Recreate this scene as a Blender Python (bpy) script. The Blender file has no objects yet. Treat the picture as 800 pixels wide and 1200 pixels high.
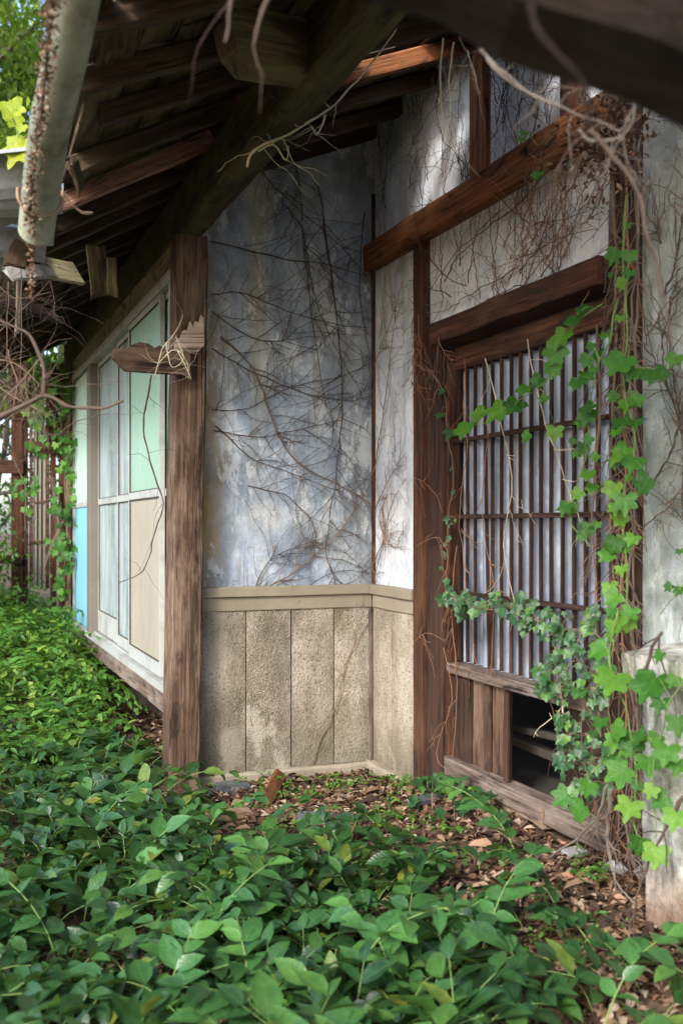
import bpy, math, random
import numpy as np
from mathutils import Vector, Matrix, Quaternion, noise
R_ = random.Random(7)
rng = np.random.default_rng(11)
scene = bpy.context.scene
COL = scene.collection

# ------------------------------------------------------------------ camera, light
H = 1.4
YAW = math.radians(21.6)
FX = Vector((math.sin(YAW), math.cos(YAW), 0)); RX = Vector((math.cos(YAW), -math.sin(YAW), 0)); UP = Vector((0, 0, 1))
cam_d = bpy.data.cameras.new("camera"); cam = bpy.data.objects.new("camera", cam_d); COL.objects.link(cam)
cam.location = (0, 0, H); cam.rotation_euler = (math.pi / 2, 0, -YAW)
cam_d.sensor_fit = 'VERTICAL'; cam_d.sensor_height = 36; cam_d.sensor_width = 24; cam_d.lens = 36
cam_d.shift_y = 0.0125; cam_d.clip_end = 400; cam_d.clip_start = 0.05
cam_d.dof.use_dof = True; cam_d.dof.focus_distance = 5.0; cam_d.dof.aperture_fstop = 2.6
scene.camera = cam
w = bpy.data.worlds.new("World"); scene.world = w; w.use_nodes = True
nt = w.node_tree; nt.nodes.clear()
sky = nt.nodes.new('ShaderNodeTexSky'); sky.sky_type = 'NISHITA'; sky.sun_disc = False
SUN_EL, SUN_AZ = math.radians(33), math.radians(230)      # azimuth clockwise from +Y
sky.sun_elevation = SUN_EL; sky.sun_rotation = SUN_AZ; sky.air_density = 1.0; sky.dust_density = 2.5; sky.ozone_density = 2.2
bg = nt.nodes.new('ShaderNodeBackground'); bg.inputs[1].default_value = 0.15
ou = nt.nodes.new('ShaderNodeOutputWorld'); nt.links.new(sky.outputs[0], bg.inputs[0]); nt.links.new(bg.outputs[0], ou.inputs[0])
sd = bpy.data.lights.new("sun", 'SUN'); sd.energy = 1.2; sd.angle = math.radians(10); sd.color = (1, .975, .94)
sun = bpy.data.objects.new("sun", sd); COL.objects.link(sun)
sdir = Vector((math.sin(SUN_AZ) * math.cos(SUN_EL), math.cos(SUN_AZ) * math.cos(SUN_EL), math.sin(SUN_EL)))
sun.rotation_euler = sdir.to_track_quat('Z', 'Y').to_euler(); sun.location = (-6, -2, 8)
scene.view_settings.view_transform = 'Standard'; scene.view_settings.look = 'None'
scene.view_settings.exposure = 1.9; scene.view_settings.gamma = 1
scene.cycles.max_bounces = 7; scene.cycles.transparent_max_bounces = 12

# ------------------------------------------------------------------ photo ray -> place
def ray(px, py): return FX + RX * ((px - 400) / 1200) + UP * ((615 - py) / 1200)
CAM = Vector((0, 0, H))
def onX(px, py, X): r = ray(px, py); return CAM + r * (X / r.x)
def onY(px, py, Y): r = ray(px, py); return CAM + r * (Y / r.y)
def atD(px, py, D): return CAM + ray(px, py) * D
def onG(px, py, z=0.0):
    r = ray(px, py); return CAM + r * ((z - H) / r.z)
def proj(x, y, z):
    d = x * FX.x + y * FX.y; l = x * RX.x + y * RX.y
    return 400 + 1200 * l / d, 615 - 1200 * (z - H) / d, d

# ------------------------------------------------------------------ materials
class NB:
    def __init__(s, name):
        s.m = bpy.data.materials.new(name); s.m.use_nodes = True; s.t = s.m.node_tree; s.t.nodes.clear()
        s.out = s.n('OutputMaterial'); s.tc = s.n('TexCoord'); s.oi = s.n('ObjectInfo')
    def n(s, k): return s.t.nodes.new('ShaderNode' + k)
    def l(s, a, b): s.t.links.new(a, b)
    def put(s, sock, v):
        if v is None: return
        if isinstance(v, bpy.types.NodeSocket): s.l(v, sock)
        else:
            if sock.type == 'RGBA' and len(v) == 3: v = (*v, 1)
            sock.default_value = v
    def vec(s, scale=(1, 1, 1), co='Object', rnd=True, loc=(0, 0, 0)):
        mp = s.n('Mapping'); s.l(s.tc.outputs[co], mp.inputs[0]); mp.inputs['Scale'].default_value = scale
        mp.inputs['Location'].default_value = loc
        if rnd:
            a = s.n('VectorMath'); a.operation = 'SCALE'; c = s.n('CombineXYZ')
            s.l(s.oi.outputs['Random'], c.inputs[0]); s.l(s.oi.outputs['Random'], c.inputs[1]); s.l(s.oi.outputs['Random'], c.inputs[2])
            s.l(c.outputs[0], a.inputs[0]); a.inputs['Scale'].default_value = 37.0
            b = s.n('VectorMath'); b.operation = 'ADD'; s.l(mp.outputs[0], b.inputs[0]); s.l(a.outputs[0], b.inputs[1]); return b.outputs[0]
        return mp.outputs[0]
    def noise(s, v, scale=5, det=4, rough=.6, dist=0.0):
        n = s.n('TexNoise'); s.l(v, n.inputs['Vector']); n.inputs['Scale'].default_value = scale
        n.inputs['Detail'].default_value = det; n.inputs['Roughness'].default_value = rough; n.inputs['Distortion'].default_value = dist
        return n.outputs['Fac']
    def voro(s, v, scale=5, feat='F1'):
        n = s.n('TexVoronoi'); n.feature = feat; s.l(v, n.inputs['Vector']); n.inputs['Scale'].default_value = scale
        return n
    def ramp(s, f, st):
        r = s.n('ValToRGB'); s.l(f, r.inputs[0]); e = r.color_ramp.elements
        while len(e) < len(st): e.new(.5)
        for i, (p, c) in enumerate(st):
            e[i].position = p; e[i].color = (*c, 1) if not isinstance(c, (int, float)) else (c, c, c, 1)
        return r.outputs[0]
    def mix(s, f, a, b, mode='MIX'):
        m = s.n('MixRGB'); m.blend_type = mode; s.put(m.inputs[0], f); s.put(m.inputs[1], a); s.put(m.inputs[2], b); return m.outputs[0]
    def math(s, op, a, b=None):
        m = s.n('Math'); m.operation = op; s.put(m.inputs[0], a); s.put(m.inputs[1], b); return m.outputs[0]
    def rng(s, v, a, b, c=0, d=1):
        m = s.n('MapRange'); s.put(m.inputs[0], v)
        for i, x in enumerate((a, b, c, d)): m.inputs[i + 1].default_value = x
        return m.outputs[0]
    def xyz(s, co='Object'):
        q = s.n('SeparateXYZ'); s.l(s.tc.outputs[co], q.inputs[0]); return q.outputs
    def bump(s, h, st=.5, dist=.01, nrm=None):
        b = s.n('Bump'); b.inputs['Strength'].default_value = st; b.inputs['Distance'].default_value = dist; s.l(h, b.inputs['Height'])
        if nrm is not None: s.l(nrm, b.inputs['Normal'])
        return b.outputs[0]
    def bsdf(s, col, rough=.8, nrm=None, metal=0.0, spec=.4, coat=0.0):
        p = s.n('BsdfPrincipled'); s.put(p.inputs['Base Color'], col); s.put(p.inputs['Roughness'], rough)
        p.inputs['Metallic'].default_value = metal; p.inputs['Specular IOR Level'].default_value = spec
        p.inputs['Coat Weight'].default_value = coat
        if nrm is not None: s.l(nrm, p.inputs['Normal'])
        return p.outputs[0]
    def end(s, sh): s.l(sh, s.out.inputs[0]); return s.m

def wood(name, dark, mid, light, moss=0.0, mosscol=(.07, .085, .02), rough=.85, pale=0.0, palecol=(.4, .36, .31), bd=.006, stain=(.02, .014, .01), st=.45):
    b = NB(name)
    g = b.noise(b.vec((.55, 24, 24)), 3.2, 7, .68, .7)
    fine = b.noise(b.vec((3, 110, 110)), 4, 3, .6)
    knots = b.noise(b.vec((1.5, 5, 5)), 1.6, 3, .5, 2.0)
    c = b.ramp(g, [(.28, dark), (.5, mid), (.72, light)])
    c = b.mix(b.rng(fine, .35, .65, .25, 0), c, dark, 'MIX')
    c = b.mix(b.ramp(knots, [(.56, 0), (.7, 1)]), c, stain) if st > 0 else c
    big = b.noise(b.vec((.8, 2.2, 2.2)), 2.3, 5, .62)
    c = b.mix(b.math('MULTIPLY', b.ramp(big, [(.47, 0), (.66, 1)]), st), c, stain)
    if pale > 0:
        pm = b.noise(b.vec((.9, 3, 3), loc=(7, 3, 1)), 2.4, 5, .7)
        c = b.mix(b.math('MULTIPLY', b.ramp(pm, [(.48, 0), (.62, 1)]), pale), c, b.mix(g, palecol, light))
    if moss > 0:
        mm = b.noise(b.vec((1, 2.5, 2.5), loc=(2, 9, 4)), 2.6, 6, .7)
        c = b.mix(b.math('MULTIPLY', b.ramp(mm, [(.42, 0), (.62, 1)]), moss), c, b.mix(fine, mosscol, tuple(x * 2.1 for x in mosscol)))
    ck = b.noise(b.vec((.35, 30, 30), loc=(1, 5, 8)), 2.2, 4, .55, .4)
    cm = b.ramp(ck, [(.50, 0), (.518, 1), (.536, 0)])
    cm = b.math('MULTIPLY', cm, b.ramp(b.noise(b.vec((1.1, 5, 5), loc=(3, 3, 9)), 2, 2, .5), [(.45, 0), (.56, 1)]))
    kv = b.voro(b.vec((1.6, 5.5, 5.5)), 1.0); kd = kv.outputs['Distance']
    c = b.mix(b.ramp(kd, [(.05, .9), (.11, .2), (.13, .65), (.17, 0)]), c, dark)
    c = b.mix(b.math('MULTIPLY', cm, .9), c, tuple(x * .25 for x in dark))
    h = b.math('SUBTRACT', b.math('ADD', b.math('MULTIPLY', g, .8), b.math('MULTIPLY', fine, .35)), b.math('MULTIPLY', cm, 1.2))
    return b.end(b.bsdf(c, rough, b.bump(h, .9, bd), spec=.25))

def plaster(name, cols, ochre=None, mold=.5):
    b = NB(name); v = b.vec((1, 1, 1), rnd=False)
    st = b.noise(b.vec((7, 7, .55), rnd=False), 1.4, 6, .62, .5)
    st2 = b.noise(b.vec((22, 22, 1.4), rnd=False, loc=(3, 1, 0)), 1.2, 5, .7, .8)
    big = b.noise(v, 2.1, 7, .6, .6)
    fine = b.noise(v, 34, 6, .75)
    big = b.noise(v, 2.6, 12, .72, .5)
    c = b.ramp(b.math('ADD', b.math('MULTIPLY', big, .85), b.math('MULTIPLY', st, .19)), [(.36, cols[0]), (.47, cols[1]), (.56, cols[2]), (.68, cols[3])])
    c = b.mix(b.ramp(st2, [(.55, 0), (.72, .35)]), c, cols[3])
    c = b.mix(b.ramp(b.noise(b.vec((2.2, 2.2, .9), rnd=False, loc=(5, 0, 2)), 2.3, 6, .65, .8), [(.5, 0), (.66, .75 * mold)]), c, (.16, .175, .17))
    c = b.mix(b.ramp(b.noise(b.vec((5, 5, .8), rnd=False, loc=(9, 4, 0)), 1.5, 5, .6, .6), [(.52, 0), (.66, .5)]), c, (.36, .36, .24))
    c = b.mix(b.rng(fine, .3, .7, .28, 0), c, (.2, .2, .2))
    o = b.xyz()
    if ochre:
        mx = b.math('SUBTRACT', o['X'], 1.30)
        e = b.math('ADD', mx, b.math('MULTIPLY', b.math('SUBTRACT', b.noise(b.vec((6, 6, 1.2), rnd=False), 2, 5, .6), .5), .26))
        m1 = b.rng(e, .05, .19, 1, 0)
        m2 = b.math('MULTIPLY', m1, b.math('MULTIPLY', b.rng(o['Z'], 1.02, 1.3, .4, 1), b.rng(o['Z'], 2.1, 2.9, 1, .25)))
        c = b.mix(b.math('MULTIPLY', m2, .9), c, b.mix(st2, (.36, .2, .05), (.42, .34, .13)))
        e2 = b.math('ABSOLUTE', b.math('ADD', b.math('SUBTRACT', o['X'], 1.66), b.math('MULTIPLY', b.math('SUBTRACT', st2, .5), .3)))
        m3 = b.math('MULTIPLY', b.rng(e2, .0, .09, .6, 0), b.rng(o['Z'], 1.7, 2.5, 0, 1))
        c = b.mix(m3, c, (.42, .38, .2))
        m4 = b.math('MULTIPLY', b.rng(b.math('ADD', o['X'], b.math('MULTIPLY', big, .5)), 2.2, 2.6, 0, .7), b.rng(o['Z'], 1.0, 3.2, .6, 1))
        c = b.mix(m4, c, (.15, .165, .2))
        d = b.rng(b.math('ADD', o['Z'], b.math('MULTIPLY', fine, .05)), 1.045, 1.12, 1, 0)
        pk = b.math('MULTIPLY', b.ramp(b.noise(v, 26, 3, .6, .8), [(.60, 0), (.63, 1)]), d)
        c = b.mix(pk, c, (.13, .06, .03))
    b1 = b.noise(b.vec((1, 1, .75), rnd=False, loc=(11, 2, 6)), 4.2, 12, .74, .4)
    c = b.mix(b.ramp(b1, [(.52, 0), (.55, .38), (.63, .6)]), c, b.mix(.5, c, (.16, .17, .16)))
    b2 = b.noise(b.vec((1, 1, .5), rnd=False, loc=(1, 12, 3)), 5.5, 12, .72, .3)
    c = b.mix(b.ramp(b2, [(.56, 0), (.575, .55), (.6, .45)]), c, cols[3])
    gr = b.noise(b.vec((40, 40, 1.6), rnd=False, loc=(0, 3, 1)), 1.5, 6, .75)
    c = b.mix(b.ramp(gr, [(.55, 0), (.68, .4)]), c, (.12, .12, .12))
    ck = b.noise(b.vec((1, 1, .8), rnd=False, loc=(6, 6, 6)), 1.5, 8, .62)
    c = b.mix(b.math('MULTIPLY', b.ramp(ck, [(.497, 0), (.5, 1), (.503, 0)]), b.ramp(b.noise(v, 3, 3, .5), [(.5, 0), (.56, .75)])), c, (.06, .045, .035))
    sp = b.voro(b.vec((1, 1, 1), rnd=False), 46)
    c = b.mix(b.ramp(sp.outputs['Distance'], [(.06, .8), (.11, 0)]), c, (.09, .06, .04))
    hh = b.math('ADD', fine, b.math('MULTIPLY', big, 2.0))
    return b.end(b.bsdf(c, .82, b.bump(b.math('ADD', hh, b.math('MULTIPLY', b1, 2)), .7, .012), spec=.25))

def agg(name, base, dark, light):
    b = NB(name); v = b.vec((1, 1, 1), rnd=True)
    vr = b.voro(v, 115); n1 = b.noise(v, 70, 4, .7); n2 = b.noise(b.vec((1.5, 1.5, .8)), 2.4, 5, .6)
    c = b.ramp(n2, [(.33, dark), (.5, base), (.66, light)])
    c = b.mix(b.ramp(n1, [(.34, .8), (.48, 0)]), c, tuple(x * .22 for x in base))
    c = b.mix(b.ramp(vr.outputs['Distance'], [(.12, .5), (.4, 0)]), c, tuple(min(1, x * 1.7) for x in light))
    c = b.mix(b.ramp(b.noise(b.vec((3, 3, .7), loc=(3, 3, 3)), 1.8, 5, .65), [(.55, 0), (.7, .6)]), c, (.12, .10, .07))
    o = b.xyz(); wn = b.noise(b.vec((2.2, 2.2, 1.2), rnd=False), 2.2, 9, .7, .4)
    c = b.mix(b.math('MULTIPLY', b.rng(b.math('ADD', o['Z'], b.math('MULTIPLY', wn, .5)), .32, .62, 1, 0), .6), c, (.10, .085, .05))
    c = b.mix(b.ramp(wn, [(.5, 0), (.56, .3), (.66, .55)]), c, (.13, .11, .085))
    c = b.mix(b.ramp(b.noise(b.vec((1.4, 1.4, 1), rnd=False, loc=(4, 8, 0)), 2.6, 9, .7), [(.53, 0), (.6, .55)]), c, tuple(x * .92 for x in light))
    h = b.math('SUBTRACT', n1, b.math('MULTIPLY', vr.outputs['Distance'], .8))
    return b.end(b.bsdf(c, .9, b.bump(h, .9, .006), spec=.2))

def leafmat(name, stops, trans=.35, rough=.38, island=True, vein=(.16, .24, .06), spec=.45):
    b = NB(name)
    if island: rn = b.n('NewGeometry').outputs['Random Per Island']
    else: rn = b.oi.outputs['Random']
    c = b.ramp(rn, stops)
    u = b.n('SeparateXYZ'); b.l(b.tc.outputs['UV'], u.inputs[0])
    x = b.math('ABSOLUTE', b.math('SUBTRACT', u.outputs[0], .5))
    c = b.mix(b.rng(x, .006, .02, .28, 0), c, vein)
    sv = b.math('SINE', b.math('MULTIPLY', b.math('SUBTRACT', u.outputs[1], b.math('MULTIPLY', x, .9)), 42))
    c = b.mix(b.rng(sv, .9, 1, 0, .05), c, vein)
    bl = b.noise(b.vec((1, 1, 1), co='UV'), 5, 4, .7)
    c = b.mix(b.rng(bl, .35, .6, .4, 0), c, tuple(v * .5 for v in stops[0][1]))
    av = b.n('VectorMath'); av.operation = 'ADD'; b.l(b.tc.outputs['Object'], av.inputs[0]); b.l(b.tc.outputs['UV'], av.inputs[1])
    sp = b.noise(av.outputs[0], 9, 3, .6)
    c = b.mix(b.ramp(sp, [(.66, 0), (.70, .8)]), c, (.16, .1, .03))
    c = b.mix(b.rng(b.noise(av.outputs[0], 4, 2, .5), .35, .65, 0, .35), c, tuple(v * 1.7 for v in stops[1][1]))
    nrm = b.bump(b.math('ADD', b.math('MULTIPLY', sv, .25), b.math('MULTIPLY', bl, 3)), .25, .003)
    p = b.bsdf(c, rough, nrm, spec=spec)
    t = b.n('BsdfTranslucent'); b.put(t.inputs[0], b.mix(.35, c, (.3, .45, .03)))
    ms = b.n('MixShader'); ms.inputs[0].default_value = trans; b.l(p, ms.inputs[1]); b.l(t.outputs[0], ms.inputs[2])
    return b.end(ms.outputs[0])

MAT = {}
MAT['post'] = wood('weathered_post_wood', (.016, .009, .006), (.085, .049, .031), (.24, .155, .105), pale=.45, palecol=(.36, .27, .2), st=.35)
MAT['redwood'] = wood('red_brown_wood', (.018, .007, .004), (.07, .025, .013), (.18, .07, .033), pale=.15, palecol=(.32, .2, .12), st=.4)
MAT['orange'] = wood('orange_brown_wood', (.09, .03, .012), (.26, .095, .035), (.42, .18, .07), st=.35, bd=.01)
MAT['beam'] = wood('mossy_beam_wood', (.01, .008, .004), (.04, .03, .015), (.09, .072, .035), moss=.85, mosscol=(.06, .056, .016), st=.4)
MAT['rafter'] = wood('dark_rafter_wood', (.018, .011, .007), (.055, .032, .02), (.12, .075, .045), moss=.12, pale=.25, palecol=(.2, .13, .08), st=.5)
MAT['rafterred'] = wood('pinkish_rafter_wood', (.14, .06, .045), (.3, .15, .11), (.45, .26, .2), pale=.3, palecol=(.5, .36, .33), st=.3)
MAT['deck'] = wood('roof_board_wood', (.01, .007, .005), (.05, .035, .022), (.19, .14, .075), moss=.4, mosscol=(.11, .1, .03), pale=.7, palecol=(.26, .19, .1), st=.5, bd=.012)
MAT['deckp'] = wood('mossy_ochre_wood', (.05, .04, .02), (.13, .1, .05), (.22, .18, .1), moss=.6, mosscol=(.11, .1, .03), pale=.3, palecol=(.3, .24, .14), st=.3)
MAT['palewood'] = wood('bleached_broken_wood', (.2, .14, .1), (.38, .29, .23), (.55, .45, .38), pale=.4, palecol=(.6, .52, .46), st=.15)
MAT['lattice'] = wood('lattice_wood', (.015, .007, .005), (.05, .024, .016), (.11, .056, .038), st=.3)
MAT['panelwood'] = wood('door_panel_wood', (.025, .012, .008), (.09, .047, .03), (.19, .11, .072), pale=.35, palecol=(.36, .27, .22), st=.35)
MAT['greywood'] = wood('grey_sill_wood', (.05, .034, .026), (.14, .1, .078), (.27, .21, .17), pale=.4, palecol=(.42, .36, .32), st=.25)
MAT['scrap'] = wood('scrap_wood', (.12, .075, .04), (.27, .17, .1), (.42, .3, .2), pale=.4, st=.25, bd=.01)
MAT['header'] = wood('ochre_header_wood', (.16, .13, .07), (.32, .27, .16), (.46, .42, .3), moss=.5, mosscol=(.12, .11, .04), st=.25)
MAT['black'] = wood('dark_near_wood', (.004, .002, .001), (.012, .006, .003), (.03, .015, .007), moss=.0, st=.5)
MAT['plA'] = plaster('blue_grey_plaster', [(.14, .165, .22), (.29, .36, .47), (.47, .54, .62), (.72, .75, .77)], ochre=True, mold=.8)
MAT['plB'] = plaster('pale_plaster', [(.36, .41, .54), (.54, .59, .70), (.70, .73, .80), (.82, .84, .87)], mold=.3)
MAT['plD'] = plaster('brightened_plaster', [(.5, .54, .64), (.66, .7, .78), (.8, .82, .86), (.88, .89, .91)], mold=.12)  # pale plaster lightened to offset the roof shade over the lintel
MAT['plC'] = plaster('greenish_plaster', [(.2, .23, .2), (.36, .4, .37), (.48, .52, .5), (.62, .65, .63)], mold=.6)
MAT['agg'] = agg('sandy_pebble_dash', (.24, .205, .155), (.13, .107, .077), (.44, .4, .335))
MAT['agg2'] = agg('grey_pebble_dash', (.19, .16, .12), (.11, .09, .065), (.33, .29, .235))
MAT['agg3'] = agg('pale_pebble_dash', (.28, .24, .18), (.16, .135, .1), (.38, .34, .27))
def simple(name, c1, c2, scale=6, rough=.5, bd=.002, metal=0, spec=.4, stretch=(1, 1, 1), dirt=.3, dirtcol=(.12, .1, .07)):
    b = NB(name); v = b.vec(stretch); n1 = b.noise(v, scale, 5, .65, .4); n2 = b.noise(v, scale * 6, 4, .7)
    c = b.mix(n1, c1, c2); c = b.mix(b.ramp(b.noise(b.vec(stretch, loc=(4, 4, 4)), scale * .7, 6, .72), [(.48, 0), (.7, dirt)]), c, dirtcol)
    return b.end(b.bsdf(c, b.rng(n2, .3, .7, rough, min(1, rough + .25)), b.bump(n2, .5, bd), metal=metal, spec=spec))
MAT['trim'] = simple('sand_painted_trim', (.17, .143, .1), (.28, .243, .178), 4, .8, .003, dirt=.45)
MAT['plinth'] = simple('concrete_plinth', (.2, .17, .12), (.3, .26, .2), 9, .9, .006, dirt=.55)
MAT['alu'] = simple('weathered_white_frame', (.26, .275, .265), (.38, .4, .385), 6, .45, .001, dirt=.6, stretch=(1, 1, 1))
MAT['brownpost'] = simple('grey_brown_metal', (.1, .09, .075), (.16, .14, .12), 4, .5, .001, dirt=.4)
MAT['mint'] = simple('mint_painted_glass', (.18, .32, .24), (.26, .4, .32), 1.3, .3, .0006, spec=.6, dirt=.25, dirtcol=(.3, .38, .3), stretch=(1, 1, .6))
MAT['tan'] = simple('tan_frosted_panel', (.25, .225, .18), (.33, .3, .25), 1.5, .35, .0006, spec=.5, dirt=.3, dirtcol=(.36, .32, .26), stretch=(1, 1, .6))
MAT['mintw'] = simple('pale_mint_board', (.32, .46, .39), (.42, .54, .47), 2, .45, .001, dirt=.2, dirtcol=(.3, .42, .3))
MAT['blue'] = simple('sky_blue_board', (.12, .36, .5), (.2, .44, .56), 2, .5, .001, dirt=.3, dirtcol=(.2, .36, .4))
MAT['curtain'] = simple('pale_curtain', (.36, .4, .4), (.48, .52, .51), 2, .9, .001, dirt=.2)
MAT['gutter'] = simple('dull_green_grey_gutter', (.12, .125, .09), (.3, .31, .24), 15, .65, .004, dirt=.9, dirtcol=(.07, .07, .03))
MAT['tile'] = simple('silver_grey_roof_tile', (.16, .165, .175), (.34, .35, .36), 12, .5, .006, dirt=.8, dirtcol=(.1, .1, .09))
MAT['slate'] = simple('dark_slate_shard', (.05, .055, .065), (.12, .125, .14), 14, .6, .004, dirt=.3)
MAT['stone'] = simple('grey_stone', (.2, .2, .2), (.38, .37, .36), 12, .8, .006, dirt=.4)
def piermat():
    b = NB('whitewashed_masonry'); v = b.vec((1, 1, 1), rnd=False); o = b.xyz()
    n1 = b.noise(v, 5, 7, .7, .5); n2 = b.noise(v, 30, 6, .75); stq = b.noise(b.vec((9, 9, 1.2), rnd=False), 2, 6, .7)
    c = b.ramp(n1, [(.33, (.26, .245, .2)), (.5, (.52, .5, .44)), (.68, (.76, .73, .67))])
    c = b.mix(b.ramp(stq, [(.5, 0), (.62, .75)]), c, (.11, .1, .07))
    c = b.mix(b.ramp(b.noise(v, 3.3, 6, .7, 1.0), [(.52, 0), (.62, .8)]), c, (.12, .14, .03))
    c = b.mix(b.math('MULTIPLY', b.rng(b.math('ADD', o['Z'], b.math('MULTIPLY', n1, .3)), .35, .55, 1, 0), .85), c, (.2, .09, .035))
    c = b.mix(b.rng(n2, .35, .55, .5, 0), c, (.1, .09, .075))
    return b.end(b.bsdf(c, .9, b.bump(b.math('ADD', n1, n2), .9, .02), spec=.2))
MAT['pier'] = piermat()
MAT['dark'] = simple('dark_interior', (.03, .024, .02), (.05, .04, .032), 4, .9)  # near-black, so rooms behind the openings read as unlit
MAT['wire'] = simple('rusty_metal', (.2, .11, .06), (.36, .25, .18), 20, .6, .001, metal=.3)
MAT['stick'] = simple('bare_twig_bark', (.10, .062, .042), (.22, .145, .10), 30, .85, .002)
MAT['stickd'] = simple('dark_twig_bark', (.045, .029, .022), (.11, .072, .053), 30, .85, .002)
MAT['stickg'] = simple('grey_branch_bark', (.1, .083, .068), (.21, .175, .145), 25, .85, .003)
MAT['stickr'] = simple('red_brown_tendril', (.17, .07, .04), (.3, .16, .09), 30, .8, .001)
MAT['stickp'] = simple('pale_vine_bark', (.36, .3, .2), (.52, .46, .34), 30, .8, .002)
MAT['greenstem'] = simple('green_stem', (.1, .17, .04), (.16, .24, .06), 20, .6, .001)
MAT['leafG'] = leafmat('dark_green_glossy_leaf', [(0, (.008, .03, .01)), (.35, (.02, .065, .018)), (.7, (.04, .115, .028)), (.93, (.08, .18, .035)), (1, (.2, .2, .03))], .25, .3)
MAT['leafF'] = leafmat('bright_green_small_leaf', [(0, (.025, .085, .012)), (.4, (.055, .16, .02)), (.8, (.1, .24, .03)), (1, (.26, .32, .05))], .35, .45)  # small-leaf green, lightened for far weeds lit by open sky
MAT['leafT'] = leafmat('tree_leaf', [(0, (.09, .17, .015)), (.5, (.17, .27, .025)), (1, (.3, .36, .04))], .5, .5)
MAT['leafD'] = leafmat('dark_tree_leaf', [(0, (.03, .07, .015)), (.5, (.05, .11, .02)), (1, (.08, .15, .03))], .4, .5)
MAT['ivy'] = leafmat('ivy_leaf', [(0, (.012, .045, .014)), (.5, (.025, .08, .022)), (.85, (.045, .13, .025)), (1, (.12, .25, .03))], .2, .35, False, (.2, .3, .14))
MAT['grape'] = leafmat('bright_vine_leaf', [(0, (.012, .06, .008)), (.45, (.032, .125, .012)), (.8, (.07, .19, .018)), (1, (.14, .26, .03))], .3, .5, False, (.2, .34, .05), .3)
MAT['yellow'] = leafmat('yellow_green_leaf', [(0, (.3, .4, .02)), (1, (.45, .5, .03))], .6, .5, False, (.5, .5, .1))
def littermat():
    b = NB('dry_leaf_litter'); rn = b.n('NewGeometry').outputs['Random Per Island']
    c = b.ramp(rn, [(0, (.03, .018, .012)), (.35, (.075, .042, .025)), (.6, (.16, .09, .05)), (.8, (.24, .155, .095)), (.93, (.34, .27, .2)), (1, (.24, .09, .04))])
    return b.end(b.bsdf(c, .8, spec=.25))
MAT['litter'] = littermat()
def groundmat():
    b = NB('damp_soil'); v = b.vec((1, 1, 1), rnd=False)
    n1 = b.noise(v, 3, 8, .7); n2 = b.noise(v, 40, 6, .75)
    c = b.ramp(n1, [(.3, (.035, .022, .013)), (.5, (.085, .05, .03)), (.7, (.15, .09, .055))])
    c = b.mix(b.ramp(n2, [(.45, 0), (.65, .7)]), c, (.22, .14, .085))
    return b.end(b.bsdf(c, .95, b.bump(n2, 1, .02), spec=.2))
MAT['soil'] = groundmat()
def glassmat():
    b = NB('streaky_window_glass')
    g = b.n('BsdfGlossy'); g.inputs['Roughness'].default_value = .06; g.inputs['Color'].default_value = (.9, .95, .95, 1)
    t = b.n('BsdfTransparent'); t.inputs[0].default_value = (.86, .92, .9, 1)
    d = b.n('BsdfDiffuse'); d.inputs[0].default_value = (.42, .5, .52, 1)
    f = b.n('Fresnel'); f.inputs[0].default_value = 1.5
    m1 = b.n('MixShader'); b.l(b.math('ADD', f.outputs[0], .06), m1.inputs[0]); b.l(t.outputs[0], m1.inputs[1]); b.l(g.outputs[0], m1.inputs[2])
    m2 = b.n('MixShader'); b.l(b.rng(b.noise(b.vec((1, 2, .5)), 3, 5, .6), .35, .65, .3, .6), m2.inputs[0]); b.l(m1.outputs[0], m2.inputs[1]); b.l(d.outputs[0], m2.inputs[2])  # pale diffuse streaks paint white reflections into the panes
    return b.end(m2.outputs[0])
MAT['glass'] = glassmat()
def corr():
    b = NB('silvery_corrugated_sheet'); v = b.vec((1, 1, .5), rnd=False); n = b.noise(v, 6, 6, .7)
    c = b.ramp(n, [(.35, (.1, .12, .165)), (.55, (.22, .26, .34)), (.7, (.42, .47, .56))])
    c = b.mix(b.ramp(b.noise(b.vec((6, 6, .5), rnd=False, loc=(2, 2, 2)), 3, 5, .7), [(.55, 0), (.68, .6)]), c, (.22, .16, .12))
    return b.end(b.bsdf(c, .42, b.bump(n, .3, .002), metal=.25, spec=.5))
MAT['corr'] = corr()

# ------------------------------------------------------------------ object helpers
WM = {}
def put(o, parent=None, M=Matrix.Identity(4)):
    COL.objects.link(o); o.matrix_basis = M; WM[o.name] = M
    if parent is not None:
        o.parent = parent; o.matrix_parent_inverse = WM[parent.name].inverted()
    return o
def thing(name, label, cat, loc=(0, 0, 0), group=None):
    o = bpy.data.objects.new(name, None); o.empty_display_size = .1; put(o, None, Matrix.Translation(Vector(loc)))
    o['label'] = label; o['category'] = cat
    if group: o['group'] = group
    return o
def tag(o, label, cat=None, group=None, kind=None):
    if label: o['label'] = label
    if cat: o['category'] = cat
    if group: o['group'] = group
    if kind: o['kind'] = kind
    return o
def meshobj(name, verts, faces, mat, parent=None, M=None, smooth=False, uv=None):
    me = bpy.data.meshes.new(name); me.from_pydata([tuple(v) for v in verts], [], faces)
    me.materials.append(MAT[mat]); me.update()
    if smooth: me.polygons.foreach_set('use_smooth', [True] * len(me.polygons))
    o = bpy.data.objects.new(name, me); return put(o, parent, M if M is not None else Matrix.Identity(4))
def frame(x, up, origin):
    x = Vector(x).normalized(); z = Vector(up); z = (z - x * z.dot(x)).normalized(); y = z.cross(x)
    M = Matrix((x, y, z)).transposed().to_4x4(); M.translation = Vector(origin); return M
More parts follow.
